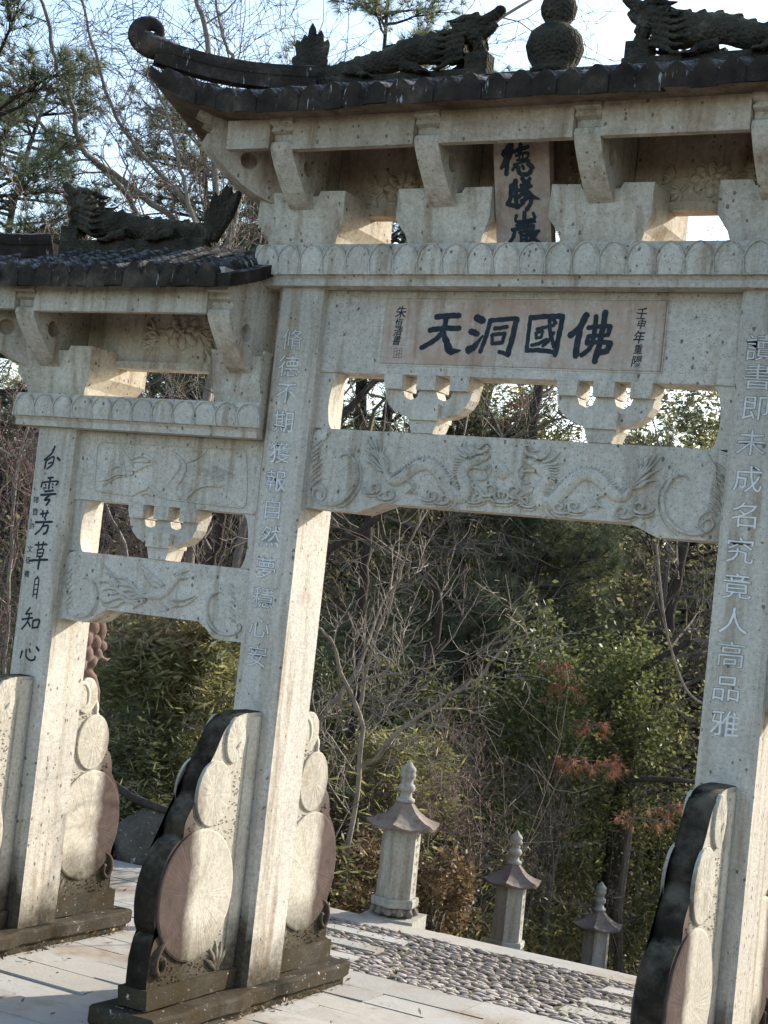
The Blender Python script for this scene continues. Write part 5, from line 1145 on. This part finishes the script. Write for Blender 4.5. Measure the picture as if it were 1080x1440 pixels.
# limbs of the trees one can tell apart, as world-space paths in metres
LIMB = {
'skyA': [(-4.52, 5.69, 4.46), (-4.59, 5.49, 4.86), (-4.93, 5.14, 5.22), (-5.3, 4.78, 5.49), (-5.49, 4.52, 5.68), (-5.52, 4.35, 6.04), (-5.59, 4.15, 6.36), (-5.57, 4.0, 6.65), (-5.59, 3.83, 6.86)],
'skyB': [(-5.66, 6.19, 4.91), (-5.91, 5.9, 5.49), (-6.05, 5.7, 5.72), (-6.27, 5.45, 5.94), (-6.51, 5.2, 6.06), (-6.76, 4.92, 6.52), (-6.82, 4.77, 6.54)],
'skyC': [(-4.24, 5.27, 4.49), (-4.58, 5.05, 5.19), (-4.8, 4.91, 5.46), (-5.09, 4.74, 5.77), (-5.33, 4.58, 6.21), (-5.47, 4.48, 6.62), (-5.59, 4.39, 7.03)],
'skyD': [(-4.02, 4.83, 4.5), (-4.27, 4.66, 5.06), (-4.37, 4.58, 5.38), (-4.46, 4.52, 5.68), (-4.56, 4.45, 5.98), (-4.67, 4.37, 6.21)],
'skyE': [(-4.13, 5.0, 4.43), (-4.19, 4.94, 4.88), (-4.26, 4.85, 5.69), (-4.34, 4.77, 6.39), (-4.45, 4.68, 6.88), (-4.56, 4.62, 7.07)],
'skyF': [(-4.59, 5.65, 4.56), (-4.66, 5.77, 5.09), (-4.69, 5.92, 5.54), (-4.65, 6.1, 6.16)],
'skyG': [(-4.41, 6.28, 5.3), (-4.24, 6.45, 6.01), (-3.82, 6.78, 6.23), (-3.43, 7.07, 6.97), (-3.14, 7.31, 7.47), (-2.69, 7.64, 7.99)],
'skyH': [(-4.0, 5.49, 5.1), (-4.39, 5.19, 6.54), (-4.48, 5.13, 6.78), (-4.62, 5.02, 7.35)],
'opA': [(-2.57, 4.16, 1.97), (-2.42, 4.24, 2.13), (-2.23, 4.33, 2.34), (-1.91, 4.49, 2.67), (-1.66, 4.61, 3.0)],
'opB': [(-2.53, 5.3, 0.46), (-2.48, 5.3, 0.86), (-2.48, 5.28, 1.28), (-2.49, 5.25, 1.77), (-2.5, 5.21, 2.35), (-2.49, 5.18, 2.85)],
'opC': [(-3.14, 6.68, 0.41), (-3.06, 6.72, 0.57), (-2.93, 6.78, 0.79), (-2.78, 6.84, 1.19), (-2.64, 6.89, 1.52), (-2.59, 6.9, 1.82), (-2.66, 6.85, 2.11), (-2.86, 6.73, 2.29)],
'opD': [(-3.17, 8.97, -0.04), (-3.12, 8.98, 0.28), (-3.07, 8.98, 0.81), (-3.05, 8.96, 1.33), (-3.01, 8.95, 1.86), (-2.94, 8.96, 2.39), (-2.93, 8.93, 3.02)],
'opE': [(-1.45, 3.53, -0.15), (-1.38, 3.46, 0.56), (-1.36, 3.37, 1.05), (-1.45, 3.24, 1.35), (-1.51, 3.12, 1.59), (-1.58, 3.01, 1.71)],
'opF': [(-1.41, 3.5, 0.72), (-1.25, 3.47, 0.86), (-1.04, 3.46, 1.1), (-0.74, 3.49, 1.34), (-0.52, 3.49, 1.53), (-0.34, 3.46, 1.75), (-0.2, 3.42, 1.82)],
'opG': [(-1.39, 3.37, 1.12), (-1.31, 3.3, 1.58), (-1.19, 3.26, 1.89), (-1.1, 3.2, 2.08), (-1.03, 3.14, 2.25), (-0.93, 3.09, 2.5)],
'opH': [(-1.44, 3.34, 1.31), (-1.25, 3.26, 1.4), (-1.04, 3.21, 1.45), (-0.86, 3.13, 1.5), (-0.65, 3.07, 1.56)],
'opI': [(-2.29, 4.28, 0.68), (-2.25, 4.29, 0.87), (-2.2, 4.3, 1.01), (-2.09, 4.35, 1.19), (-1.99, 4.4, 1.44)],
'opJ': [(-1.34, 8.82, 0.18), (-1.29, 8.84, 0.42), (-1.2, 8.87, 0.69), (-1.09, 8.91, 1.09), (-1.08, 8.89, 1.59), (-1.04, 8.88, 2.08), (-0.98, 8.88, 2.68), (-0.96, 8.87, 3.08)],
'opK': [(-1.26, 7.9, 1.09), (-1.15, 7.95, 1.25), (-0.94, 8.05, 1.54), (-0.78, 8.13, 1.71), (-0.56, 8.25, 1.86)],
'opL': [(0.45, 3.96, 2.52), (0.53, 4.03, 2.05), (0.59, 4.08, 1.82), (0.68, 4.14, 1.59), (0.77, 4.2, 1.49), (0.86, 4.25, 1.47)],
'opM': [(-0.98, 7.86, 0.5), (-0.79, 7.96, 0.53), (-0.56, 8.09, 0.55), (-0.4, 8.18, 0.55)],
'opN': [(-1.57, 8.62, 1.67), (-1.42, 8.69, 1.8), (-1.24, 8.79, 1.87), (-0.98, 8.92, 1.93)],
'gapA': [(-2.61, 4.54, 2.98), (-2.55, 4.56, 3.28), (-2.44, 4.61, 3.46), (-2.26, 4.7, 3.72), (-1.95, 4.85, 4.04)],
'gapB': [(-2.78, 9.01, 3.14), (-2.77, 8.98, 3.82), (-2.75, 8.97, 4.2), (-2.73, 8.94, 4.8)],
'gapC': [(-0.53, 7.39, 3.13), (-0.42, 7.43, 3.53), (-0.36, 7.45, 3.79), (-0.77, 7.2, 4.12)],
'sideA': [(-3.66, 4.61, 1.67), (-3.63, 4.6, 2.05), (-3.58, 4.61, 2.47), (-3.62, 4.53, 3.46)],
'sideB': [(-3.96, 3.24, 2.69), (-3.81, 3.35, 2.42), (-3.62, 3.47, 2.06), (-3.5, 3.55, 1.7)],
'edgeA': [(-4.04, 2.73, 0.81), (-4.07, 2.68, 1.6), (-4.09, 2.62, 2.39), (-4.02, 2.61, 3.15), (-4.01, 2.58, 3.89)],
'edgeB': [(-3.98, 2.2, 2.77), (-3.81, 2.3, 2.69), (-3.67, 2.36, 2.91), (-3.48, 2.48, 2.73)],
}
def limb_tree(label, parts, cat='tree', nm='bare_tree', group='bare trees behind the archway', bark_m='bark_grey', twig='bark_twig', down=True, sub=(.45, .95), every=.22, maxl=5, seed=1, kids=(2, 3), rmin=.0034, curl=.34, up=.03):
    p0 = LIMB[parts[0][0]][0]; bx, by = p0[0]+(0 if not down else random.uniform(-.15, .15)), p0[1]; bz = hgt(bx, by)-.1 if down else p0[2]
    t = thing(nm, label, cat, (bx, by, bz), group); T = Tree(seed); R = T.r; O_ = Vector((bx, by, bz))
    for k, (key, r0, r1) in enumerate(parts):
        pts = [Vector(p) for p in LIMB[key]]
        if k == 0 and down:
            n_ = 3; pts = [O_.lerp(pts[0], i/n_)+Vector((R.gauss(0, .03), R.gauss(0, .03), 0)) for i in range(n_)]+pts
        q = [Vector(v)-O_ for v in crom([tuple(v) for v in pts], 4)]; n = len(q); q = [v+Vector((R.gauss(0, .008), R.gauss(0, .008), R.gauss(0, .008))) for v in q]
        tube_arr(T.TV, T.TF, q, [r0+(r1-r0)*i/(n-1) for i in range(n)], 8); acc = 0
        for i in range(1, n):
            acc += (q[i]-q[i-1]).length
            if k == 0 and down and i < 9: acc = 0; continue
            while acc > every:
                acc -= every; d = (q[i]-q[i-1]).normalized(); ax = d.cross(Vector((R.gauss(0, 1), R.gauss(0, 1), R.gauss(0, 1))))
                if ax.length < .01: continue
                nd = Matrix.Rotation(R.uniform(.5, 1.15), 3, ax.normalized()) @ d; rr = r0+(r1-r0)*i/(n-1)
                T.limb(q[i], nd, R.uniform(*sub), max(rmin*1.3, rr*R.uniform(.28, .5)), 2, maxl, kids, curl, up, .5, (.4, 1.05), (.5, .8), rmin)
        T.limb(q[-1], (q[-1]-q[-2]).normalized(), sub[1], r1*.9, 2, maxl, kids, curl, up, .5, (.4, 1.05), (.5, .8), rmin)
    T.build(t, M[bark_m], M[twig]); return t
limb_tree('bare tree with upright mossy trunk rising behind the left roof dragon tail', [('skyE', .05, .018), ('skyC', .028, .010), ('skyD', .024, .010)], seed=11, sub=(.5, 1.0), every=.26)
limb_tree('bare tree whose long limb arcs up to the top left corner of the sky', [('skyF', .045, .03), ('skyA', .034, .014), ('skyH', .022, .010)], seed=12, sub=(.5, 1.1), every=.26)
limb_tree('bare tree with a low limb reaching left over the left roof dragon', [('skyG', .045, .014), ('skyB', .032, .010)], seed=13, sub=(.5, 1.1), every=.28)
limb_tree('dark tree leaning right just behind the top left corner of the main opening', [('opA', .045, .026), ('gapA', .04, .02)], group='dark trunks behind the archway', bark_m='bark_dark', twig='bark_mid', every=.34, seed=21)
limb_tree('slim dark trunk, leftmost of the upright ones in the main opening', [('opB', .055, .035)], group='dark trunks behind the archway', bark_m='bark_dark', twig='bark_mid', every=.34, seed=22)
limb_tree('crooked dark trunk curving right behind the tallest lantern', [('opC', .065, .035)], group='dark trunks behind the archway', bark_m='bark_dark', twig='bark_mid', every=.34, seed=23)
limb_tree('thickest dark trunk, upright in the middle of the main opening', [('opD', .095, .05), ('gapB', .07, .05)], group='dark trunks behind the archway', bark_m='bark_dark', twig='bark_mid', every=.34, seed=24)
limb_tree('dark trunk with two limbs forking left, beside the right pillar', [('opJ', .10, .05), ('opK', .05, .025), ('opN', .04, .02)], group='dark trunks behind the archway', bark_m='bark_dark', twig='bark_mid', every=.34, seed=25)
limb_tree('small pale-barked tree with sunlit branches, left of the tallest lantern', [('opE', .026, .010), ('opF', .020, .007), ('opG', .014, .006), ('opH', .012, .004)], group='small bare trees beyond the kerb', seed=26, sub=(.22, .48), every=.24, rmin=.003, maxl=4, twig='bark_grey')  # twigs in grey bark: sunlit brightness put into their colour
limb_tree('pale leaning stem just right of the middle pillar', [('opI', .035, .02)], group='small bare trees beyond the kerb', seed=27, sub=(.3, .7), twig='bark_grey')  # grey twig colour again carries the brightness of sunlit twigs
limb_tree('dark trunk seen in the left side opening', [('sideA', .04, .028)], bark_m='bark_dark', seed=29)
limb_tree('slanting bare stem in the gap above the phoenix beam', [('sideB', .018, .012)], seed=30, down=False, sub=(.3, .6))
limb_tree('thin brown stem at the left picture edge', [('edgeA', .018, .010), ('edgeB', .012, .006)], group='small bare trees beyond the kerb', seed=31, sub=(.35, .8), every=.13, twig='bark_red')
V = []; F = []; q = [Vector(p) for p in LIMB['opM']]; tube_arr(V, F, q, [.026, .03, .026, .02], 8)
link('fallen_log', mesh_from('fallen_log', V, F, M['bark_dark'], True), label='dark fallen trunk lying level beside the right drum stone', category='log')
V = []; F = []; q = [Vector(p) for p in crom(LIMB['opL'], 5)]; tube_arr(V, F, q, [.009]*len(q), 6)
link('hanging_vine', mesh_from('hanging_vine', V, F, M['bark_grey'], True), label='pale vine hanging in a curve beside the right pillar', category='vine')
for (lab, x, y, lean, H, r, sd, tw) in (
    ('far bare tree behind the left end of the main opening', -5.6, 10.4, (.1, 0, 1), 2.6, .07, 102, 'bark_mid'),
    ('far bare tree behind the crooked dark trunk', -4.9, 11.3, (.12, 0, 1), 2.4, .06, 103, 'bark_mid'),
    ('far bare tree behind the right end of the main opening', -1.9, 11.5, (-.1, 0, 1), 2.6, .07, 104, 'bark_twig'),
    ('far bare tree behind the left side opening', -7.4, 8.2, (.05, 0, 1), 2.4, .06, 106, 'bark_red'),
    ('small bare tree at the left edge below the left roof', -5.6, 4.6, (.1, 0, 1), 1.8, .04, 107, 'bark_red')):
    bare_tree(lab, x, y, lean, H, r, sd, 5, 'bark_dark', tw, kids=(2, 4), group='far bare trees', up=.02, curl=.36, spread=(.5, 1.1))
bare_tree('reddish bare shrub between the tallest and the middle lantern', -1.55, 4.9, (.18, 0, 1), .9, .028, 202, 5, 'bark_dark', 'bark_red', (3, 4), .06, 'small bare trees beyond the kerb', curl=.36, spread=(.5, 1.1), nm='bare_shrub', cat='shrub')
bare_tree('low tangled bare shrub right of the middle lantern', -1.5, 7.0, (.1, 0, 1), 1.0, .03, 204, 5, 'bark_dark', 'bark_twig', (3, 4), .05, 'small bare trees beyond the kerb', curl=.36, spread=(.5, 1.1), nm='bare_shrub', cat='shrub')

# pines
def pine(label, x, y, H, seed, r0=.10, mat='leaf_pine', z=None, start=.35, lean=(0, 0, 1), tl=.14, dens=1.7, per=22, spread=1.0):
    zz = hgt(x, y)-.1 if z is None else z; t = thing('pine_tree', label, 'pine tree', (x, y, zz), 'pine trees behind the archway'); R = random.Random(seed); rg = np.random.default_rng(seed)
    V = []; F = []; n = 10; p = Vector((0, 0, 0)); d = Vector(lean).normalized(); tr = [p.copy()]
    for i in range(n): d = (d+Vector((R.gauss(0, .05), R.gauss(0, .05), 0))).normalized(); p = p+d*H/n; tr.append(p.copy())
    tube_arr(V, F, tr, [r0*(1-.85*i/n) for i in range(n+1)], 8); P = []; D = []
    for k in range(int(26*dens)):
        f = start+(1-start)*(k+R.random())/(26*dens); i = min(n-1, int(f*n)); b = tr[i].lerp(tr[i+1], f*n-i); a = R.uniform(0, 2*PI)
        L = spread*H*.26*(1.15-f)+.25; dd = Vector((math.cos(a), math.sin(a), R.uniform(-.05, .35))); q = [b.copy()]
        for j in range(5): dd = (dd+Vector((R.gauss(0, .1), R.gauss(0, .1), R.gauss(.03, .08)))).normalized(); q.append(q[-1]+dd*L/5)
        tube_arr(V, F, q, [.022*(1-.15*j) for j in range(6)], 4)
        for j in range(2, 6):
            for m_ in range(5):
                sd = (dd+Vector((R.gauss(0, .6), R.gauss(0, .6), R.gauss(.2, .4)))).normalized(); e = q[j]+sd*R.uniform(.08, .30)
                tube_arr(V, F, [q[j], e], [.006, .003], 3)
                for g in range(2): s_ = (sd+Vector((R.gauss(0, .4), R.gauss(0, .4), R.gauss(.1, .3)))).normalized(); P.append(e+s_*R.uniform(0, .10)); D.append(s_)
    link('trunk', mesh_from('trunk', V, F, M['bark_dark'], True), t)
    link('crown', needles_mesh('crown', np.array(P), np.array(D), tl, .0034, per, M[mat], rg), t)
    return t
pine('pine tree whose tufts show behind the right roof ridge, left of the gourd', -3.5, 9.5, 9.6, 301, .12, start=.62)
pine('pine tree behind the main roof dragon body', -5.0, 9.9, 9.2, 307, .12, start=.6)
pine('pine tree at the left picture edge above the left roof', -6.0, 4.0, 6.4, 302, .09, start=.45, spread=1.0)
pine('pine tree behind the bare twigs, left of the main roof', -7.2, 8.9, 6.9, 303, .11, start=.35)
pine('farther pine tree low behind the left roof dragon', -8.3, 8.6, 6.3, 308, .11, start=.35)
pine('young pine with soft blue-green tufts in the middle of the main opening', -3.0, 9.0, 4.2, 304, .05, start=.35, tl=.17, spread=1.1)
pine('pine tree in the gap above the dragon beam, left of the rust sprays', -4.1, 9.6, 6.2, 305, .10, start=.45)
pine('pine tree in the gap above the dragon beam, at its right end', -2.4, 11.6, 7.4, 309, .12, start=.35)
pine('pine tree crown filling the sky just above the left roof dragon', -6.6, 9.6, 8.0, 310, .12, start=.5, dens=2.4)
pine('pine tree crown left of the main roof corner bracket', -5.6, 10.6, 8.2, 311, .12, start=.5, dens=2.4)
pine('pine tree at the left edge, behind the left roof ridge', -9.6, 8.4, 7.6, 312, .12, start=.45, dens=2.4)
pine('pine tree behind the left side opening', -8.6, 11.2, 6.8, 306, .12, start=.3)

# broadleaf shrubs and small evergreens
def shrub(label, x, y, rad, hz, n, mat, size, asp, seed, z=None, group='shrubs beyond the kerb', nm='shrub', cat='shrub', clumps=40, base=0.1):
    zz = hgt(x, y)-.1 if z is None else z; t = thing(nm, label, cat, (x, y, zz), group); rg = np.random.default_rng(seed); R = random.Random(seed)
    T = Tree(seed)
    gz = hgt(x, y)-.1-zz
    if gz < -.25: tube_arr(T.TV, T.TF, [Vector((.05, .03, gz)), Vector((-.04, .02, gz*.5)), Vector((0, 0, 0)), Vector((.03, 0, hz*.4))], [.05, .042, .034, .02], 7)
    for k in range(4):
        a = R.uniform(0, 6.28); T.limb(Vector((0, 0, 0)), Vector((.5*math.cos(a), .5*math.sin(a), 1)), hz*.45, .02, 1, 4, (2, 3), .3, .1, .5, (.4, .9))
    link('stems', mesh_from('stems', T.TV+T.CV, T.TF+[tuple(i+len(T.TV) for i in f) for f in T.CF], M['bark_twig']), t)
    c = rg.normal(size=(clumps, 3)); c /= np.linalg.norm(c, axis=1)[:, None]; c *= rg.uniform(.35, 1.0, (clumps, 1)); c = c*np.array([rad, rad, hz*.5])+np.array([0, 0, hz*(.5+base)])
    pts = c[rg.integers(0, clumps, n)]+rg.normal(size=(n, 3))*np.array([rad, rad, hz*.6])*.13
    link('foliage', leaves_mesh('foliage', pts, size, asp, M[mat], rng=rg), t); return t
shrub('glossy green broadleaf tree in the right half of the main opening', -1.60, 7.85, .80, 2.5, 12000, 'leaf_green', .050, .5, 401, z=-.5, nm='evergreen_tree', cat='tree', clumps=55)
shrub('light green leafy shrub in front of the right pillar trunks', -1.1, 8.5, .55, 1.5, 5000, 'leaf_green', .05, .5, 402, z=.1)
shrub('dense small-leaved shrub behind the smallest lantern', -1.15, 9.2, .8, 2.2, 10000, 'leaf_green', .04, .55, 403, z=-1.9)
shrub('leafy shrub beside the right drum stone', .05, 8.4, .6, 2.1, 9000, 'leaf_green', .04, .55, 404, z=-1.9)
shrub('dark green shrub behind the middle lantern', -1.95, 6.5, .65, 1.5, 9000, 'leaf_green', .04, .45, 405, z=-.85)
shrub('brown dry-leaved shrub between the tallest and middle lantern', -1.0, 4.2, .33, .62, 3200, 'leaf_dry', .035, .5, 406, z=-.5)
shrub('brown dry-leaved bush low behind the tallest lantern', -1.55, 3.7, .5, .6, 4200, 'leaf_dry', .04, .45, 407)
shrub('yellow-green narrow-leaved bush above and behind the tallest lantern', -1.9, 4.9, .65, 1.15, 9000, 'leaf_bamboo', .09, .16, 408, z=-.3)
shrub('bamboo-like bush with dry yellow leaves in the left side opening', -3.1, 3.6, .55, 1.25, 9000, 'leaf_bamboo', .11, .15, 409, z=.45)
shrub('green narrow-leaved bush behind the left drum stone', -2.95, 3.1, .45, 1.0, 7500, 'leaf_dark', .07, .2, 410)
shrub('dark leafy bush beside the left pillar', -4.2, 4.2, .7, 1.6, 5000, 'leaf_dark', .06, .22, 411, z=.3)
shrub('straw-coloured dry leafy spray in the left side opening', -3.2, 3.45, .45, .7, 1600, 'leaf_straw', .10, .2, 419, z=.95)
shrub('straw-coloured grass clump behind the left drum stone', -3.3, 3.0, .5, .8, 1800, 'leaf_straw', .10, .12, 420)
shrub('straw-coloured dead fronds under the left half of the main opening', -2.3, 5.2, .6, .9, 1800, 'leaf_straw', .09, .15, 421)
shrub('dry brown bush at the left picture edge', -4.4, 2.6, .55, 1.1, 5000, 'leaf_dry', .05, .3, 412)
shrub('dark shrub under the left half of the main opening', -3.3, 6.3, .9, 1.6, 9000, 'leaf_dark', .05, .4, 413)
shrub('green leafy shrub between the crooked trunk and the thickest trunk', -2.9, 7.6, .8, 1.5, 9000, 'leaf_green', .045, .45, 414, z=-.4)
shrub('olive evergreen shrub deep in the left half of the main opening', -3.9, 8.2, .9, 2.0, 9000, 'leaf_far', .05, .45, 416, z=.1)
shrub('olive evergreen crown high in the left half of the main opening', -4.2, 9.6, .9, 1.8, 9000, 'leaf_far', .055, .45, 417, z=1.6, nm='evergreen_tree', cat='tree')
shrub('pale olive crown in the gap above the dragon beam, left of middle', -3.5, 9.9, .8, 1.5, 3600, 'leaf_far', .065, .4, 422, z=3.1, nm='evergreen_tree', cat='tree')
shrub('pale olive crown in the gap above the dragon beam, right of middle', -1.9, 11.2, .9, 1.5, 3400, 'leaf_far', .065, .4, 423, z=3.2, nm='evergreen_tree', cat='tree')
shrub('olive leafy crown high behind the thickest dark trunk', -2.9, 10.2, .9, 1.7, 8000, 'leaf_far', .055, .45, 418, z=1.7, nm='evergreen_tree', cat='tree')
shrub('bush with orange-brown dry leaves in the upper part of the left side opening', -3.4, 4.1, .42, .8, 2200, 'leaf_rust', .06, .25, 415, z=.9)
def rust(label, x, y, z, n, seed, r_):
    t = thing('dead_pine_branch', label, 'branch', (x, y, z), 'rust-coloured dead pine sprays'); rg = np.random.default_rng(seed); R = random.Random(seed); V = []; F = []; P = []; D = []
    for k in range(n):
        a = R.uniform(0, 6.28); d = Vector((math.cos(a), math.sin(a)*.6, R.uniform(-.5, .3))).normalized(); q = [Vector((0, 0, 0)), d*r_*.5, d*r_+Vector((0, 0, -.03))]; tube_arr(V, F, q, [.006, .005, .003], 3)
        for m_ in range(5): f = R.uniform(.4, 1); P.append(d*r_*f+Vector((R.gauss(0, .04), R.gauss(0, .04), R.gauss(0, .03)))); D.append(d*.5+Vector((0, 0, -.7)))
    link('twigs', mesh_from('twigs', V, F, M['bark_red']), t); link('needles', needles_mesh('needles', np.array(P), np.array(D), .085, .003, 9, M['leaf_rust'], rg), t)
for k, (lab, p, n, r_) in enumerate((
    ('rust-red spray at the top of the green broadleaf tree', (-1.44, 7.09, 1.51), 5, .15), ('rust-red spray left of the pine tufts', (-1.34, 7.16, 1.33), 6, .16),
    ('largest rust-red spray, hanging below the green broadleaf tree', (-1.1, 6.98, .69), 9, .22), ('rust-red spray right of the largest spray', (-.91, 7.09, .67), 6, .16),
    ('rust-red spray low beside the right drum stone', (-.54, 7.2, .26), 5, .2), ('rust-red spray above the smallest lantern', (-.45, 7.59, .35), 6, .18),
    ('rust-red spray above the dragon beam, between the bracket clusters', (-2.99, 9.4, 4.26), 8, .26), ('rust-red spray above the dragon beam, nearer the left bracket cluster', (-3.21, 9.3, 4.0), 6, .2),
    ('small rust-red spray in the dark at the middle of the opening', (-1.09, 7.2, 1.01), 5, .14))):
    rust(lab, *p, n, 500+k, r_)

# undergrowth, leaf litter and the far wood: nobody could count these
rg = np.random.default_rng(77)
def scatter(n, x0, x1, y0, y1, h0, h1, pw=1.4, clump=.35, nc=260):
    C_ = np.stack([rg.uniform(x0, x1, nc), rg.uniform(y0, y1, nc)], 1); hm = rg.uniform(.4, 1.0, nc)
    i = rg.integers(0, nc, n); xy = C_[i]+rg.normal(size=(n, 2))*clump
    ok = (xy[:, 1] > 2.55) | (xy[:, 0] < -3.2); xy = xy[ok]; i = i[ok]
    ok2 = ~((xy[:, 0] > -1.15) & (xy[:, 0] < 2.7) & (xy[:, 1] < 8.3)); xy = xy[ok2]; i = i[ok2]
    g = np.array([hgt(a, b) for a, b in xy]); z = g-.05+h0+(h1-h0)*hm[i]*rg.uniform(0, 1, len(xy))**pw
    return np.column_stack([xy, z])
def in_view(P, pad=1.5):
    return P[(P[:, 0] < 4.1-.194*(P[:, 1]+6.57)+pad) & (P[:, 0] > 4.1-.93*(P[:, 1]+6.57)-pad)]
link('leaf_litter', leaves_mesh('leaf_litter', in_view(scatter(26000, -9, 1.5, 2.4, 9, 0.02, .12, 1, .8)), .05, .5, M['leaf_dry'], rng=rg, up=2), kind='stuff')
link('undergrowth', leaves_mesh('undergrowth', in_view(scatter(60000, -11, 2, 2.6, 12, .0, .9, 1.2, .3, 420)), .05, .42, M['leaf_dark'], rng=rg), kind='stuff')
link('dry_undergrowth', leaves_mesh('dry_undergrowth', in_view(scatter(34000, -9, 1, 2.6, 8, .0, .55, 1.2, .3, 300)), .045, .35, M['leaf_dry'], rng=rg), kind='stuff')
link('bamboo_undergrowth', leaves_mesh('bamboo_undergrowth', in_view(scatter(52000, -11, 1, 2.7, 11, .0, 1.25, 1.0, .28, 420)), .10, .13, M['leaf_bamboo'], rng=rg), kind='stuff')
V = []; F = []; R = random.Random(9)
for k in range(380):      # tangle of thin stems
    y = R.uniform(3.2, 13); x = R.uniform(4.1-.93*(y+6.57)-.5, min(4.1-.194*(y+6.57)+1, 2.0))
    if x > -1.2 and y < 8.3: continue
    p = Vector((x, y, hgt(x, y)-.05)); d = Vector((R.gauss(0, .35), R.gauss(0, .35), 1)).normalized(); L = R.uniform(.7, 2.6); pts = [p]
    for j in range(5): d = (d+Vector((R.gauss(0, .22), R.gauss(0, .22), R.gauss(0, .12)))).normalized(); pts.append(pts[-1]+d*L/5)
    tube_arr(V, F, pts, [.009, .008, .007, .005, .004, .002], 3)
    for j in range(2, 6):
        for _ in range(2):
            e = (d+Vector((R.gauss(0, .8), R.gauss(0, .8), R.gauss(0, .5)))).normalized(); m_ = pts[j]+e*.18; tube_arr(V, F, [pts[j], m_, m_+(e+Vector((R.gauss(0, .6), R.gauss(0, .6), R.gauss(0, .5))))*.16], [.004, .003, .0015], 3)
link('brush_stems', mesh_from('brush_stems', V, F, M['bark_twig']), kind='stuff')
# far wood: trunks, twigs and foliage masses on the slope beyond
def far_mass(name, n, nc, y0, y1, zlo, zhi, r_, mat, size, asp, pw=1.0):
    cy = rg.uniform(y0, y1, nc); cx = 4.1-(.15+.85*rg.uniform(0, 1, nc))*(cy+6.57); cz = zlo+(zhi-zlo)*rg.uniform(0, 1, nc)**pw*(cy+6.57)/24
    i = rg.integers(0, nc, n); P = np.column_stack([cx, cy, cz])[i]+rg.normal(size=(n, 3))*r_*np.array([1, 1, .75])
    link(name, leaves_mesh(name, P, size, asp, M[mat], rng=rg), kind='stuff')
far_mass('far_wood_foliage', 150000, 620, 12, 26, -1.0, 4.4, .42, 'leaf_far', .10, .5, 1.3)
far_mass('near_wood_foliage', 55000, 260, 9.5, 14, -.6, 2.6, .38, 'leaf_far', .065, .45, 1.1)
far_mass('high_wood_foliage', 60000, 230, 15, 26, 3.2, 8.2, .5, 'leaf_far', .09, .25, 1.5)
far_mass('far_wood_dry_foliage', 50000, 300, 13, 26, -1.0, 4.6, .5, 'leaf_dry', .09, .4, 1.3)
V = []; F = []
for k in range(170):
    y = R.uniform(12, 25); x = 4.1-R.uniform(.15, 1.0)*(y+6.57); p = Vector((x, y, hgt(x, y)-.3)); d = Vector((R.gauss(0, .10), R.gauss(0, .1), 1)).normalized(); H = R.uniform(3.2, 5.2); pts = [p]
    for j in range(8): d = (d+Vector((R.gauss(0, .07), R.gauss(0, .07), 0))).normalized(); pts.append(pts[-1]+d*H/8)
    r0 = R.uniform(.04, .12); tube_arr(V, F, pts, [r0*(1-.1*j) for j in range(9)], 5)
    for j in range(2, 9):
        for _ in range(4):
            e = (d+Vector((R.gauss(0, .8), R.gauss(0, .8), R.gauss(.1, .4)))).normalized(); q = [pts[j]]
            for m_ in range(4): e = (e+Vector((R.gauss(0, .3), R.gauss(0, .3), R.gauss(0, .25)))).normalized(); q.append(q[-1]+e*R.uniform(.2, .42))
            tube_arr(V, F, q, [.022, .017, .013, .009, .005], 3)
            for m_ in (1, 2, 3, 4):
                for __ in range(2):
                    g = (e+Vector((R.gauss(0, .8), R.gauss(0, .8), R.gauss(0, .6)))).normalized(); tube_arr(V, F, [q[m_], q[m_]+g*.25, q[m_]+g*.4+Vector((R.gauss(0, .12), R.gauss(0, .12), R.gauss(0, .12)))], [.008, .006, .003], 3)
link('far_wood', mesh_from('far_wood', V, F, M['bark_dark']), kind='stuff')
# fallen leaves on the court
P = [(R.uniform(-3, 3.2), R.gauss(.2, 1.3), .012+R.uniform(0, .006)) for k in range(230)]
P = [p for p in P if -3 < p[1] < 2.3 and all(abs(p[0]-c) > .2 for c in PX)]
link('fallen_leaves', leaves_mesh('fallen_leaves', np.array(P), .03, .5, M['leaf_dry'], rng=rg, up=6), kind='stuff')
# weeds along the plinths
P = []
for cx in PX[:3]:
    for k in range(260):
        s = R.choice((-1, 1)); P.append((cx+s*R.uniform(.16, .20), R.uniform(-.93, .75), R.uniform(0, .035)))
link('plinth_weeds', leaves_mesh('plinth_weeds', np.array(P), .022, .4, M['leaf_dry'], rng=rg, up=1), kind='stuff')
P = [(R.uniform(-1.2, 2.3), R.uniform(1.03, 2.1), R.uniform(0, .012)) for k in range(1400)]
link('moss_tufts', leaves_mesh('moss_tufts', np.array(P), .018, .4, M['leaf_bamboo'], rng=rg, up=1), kind='stuff')
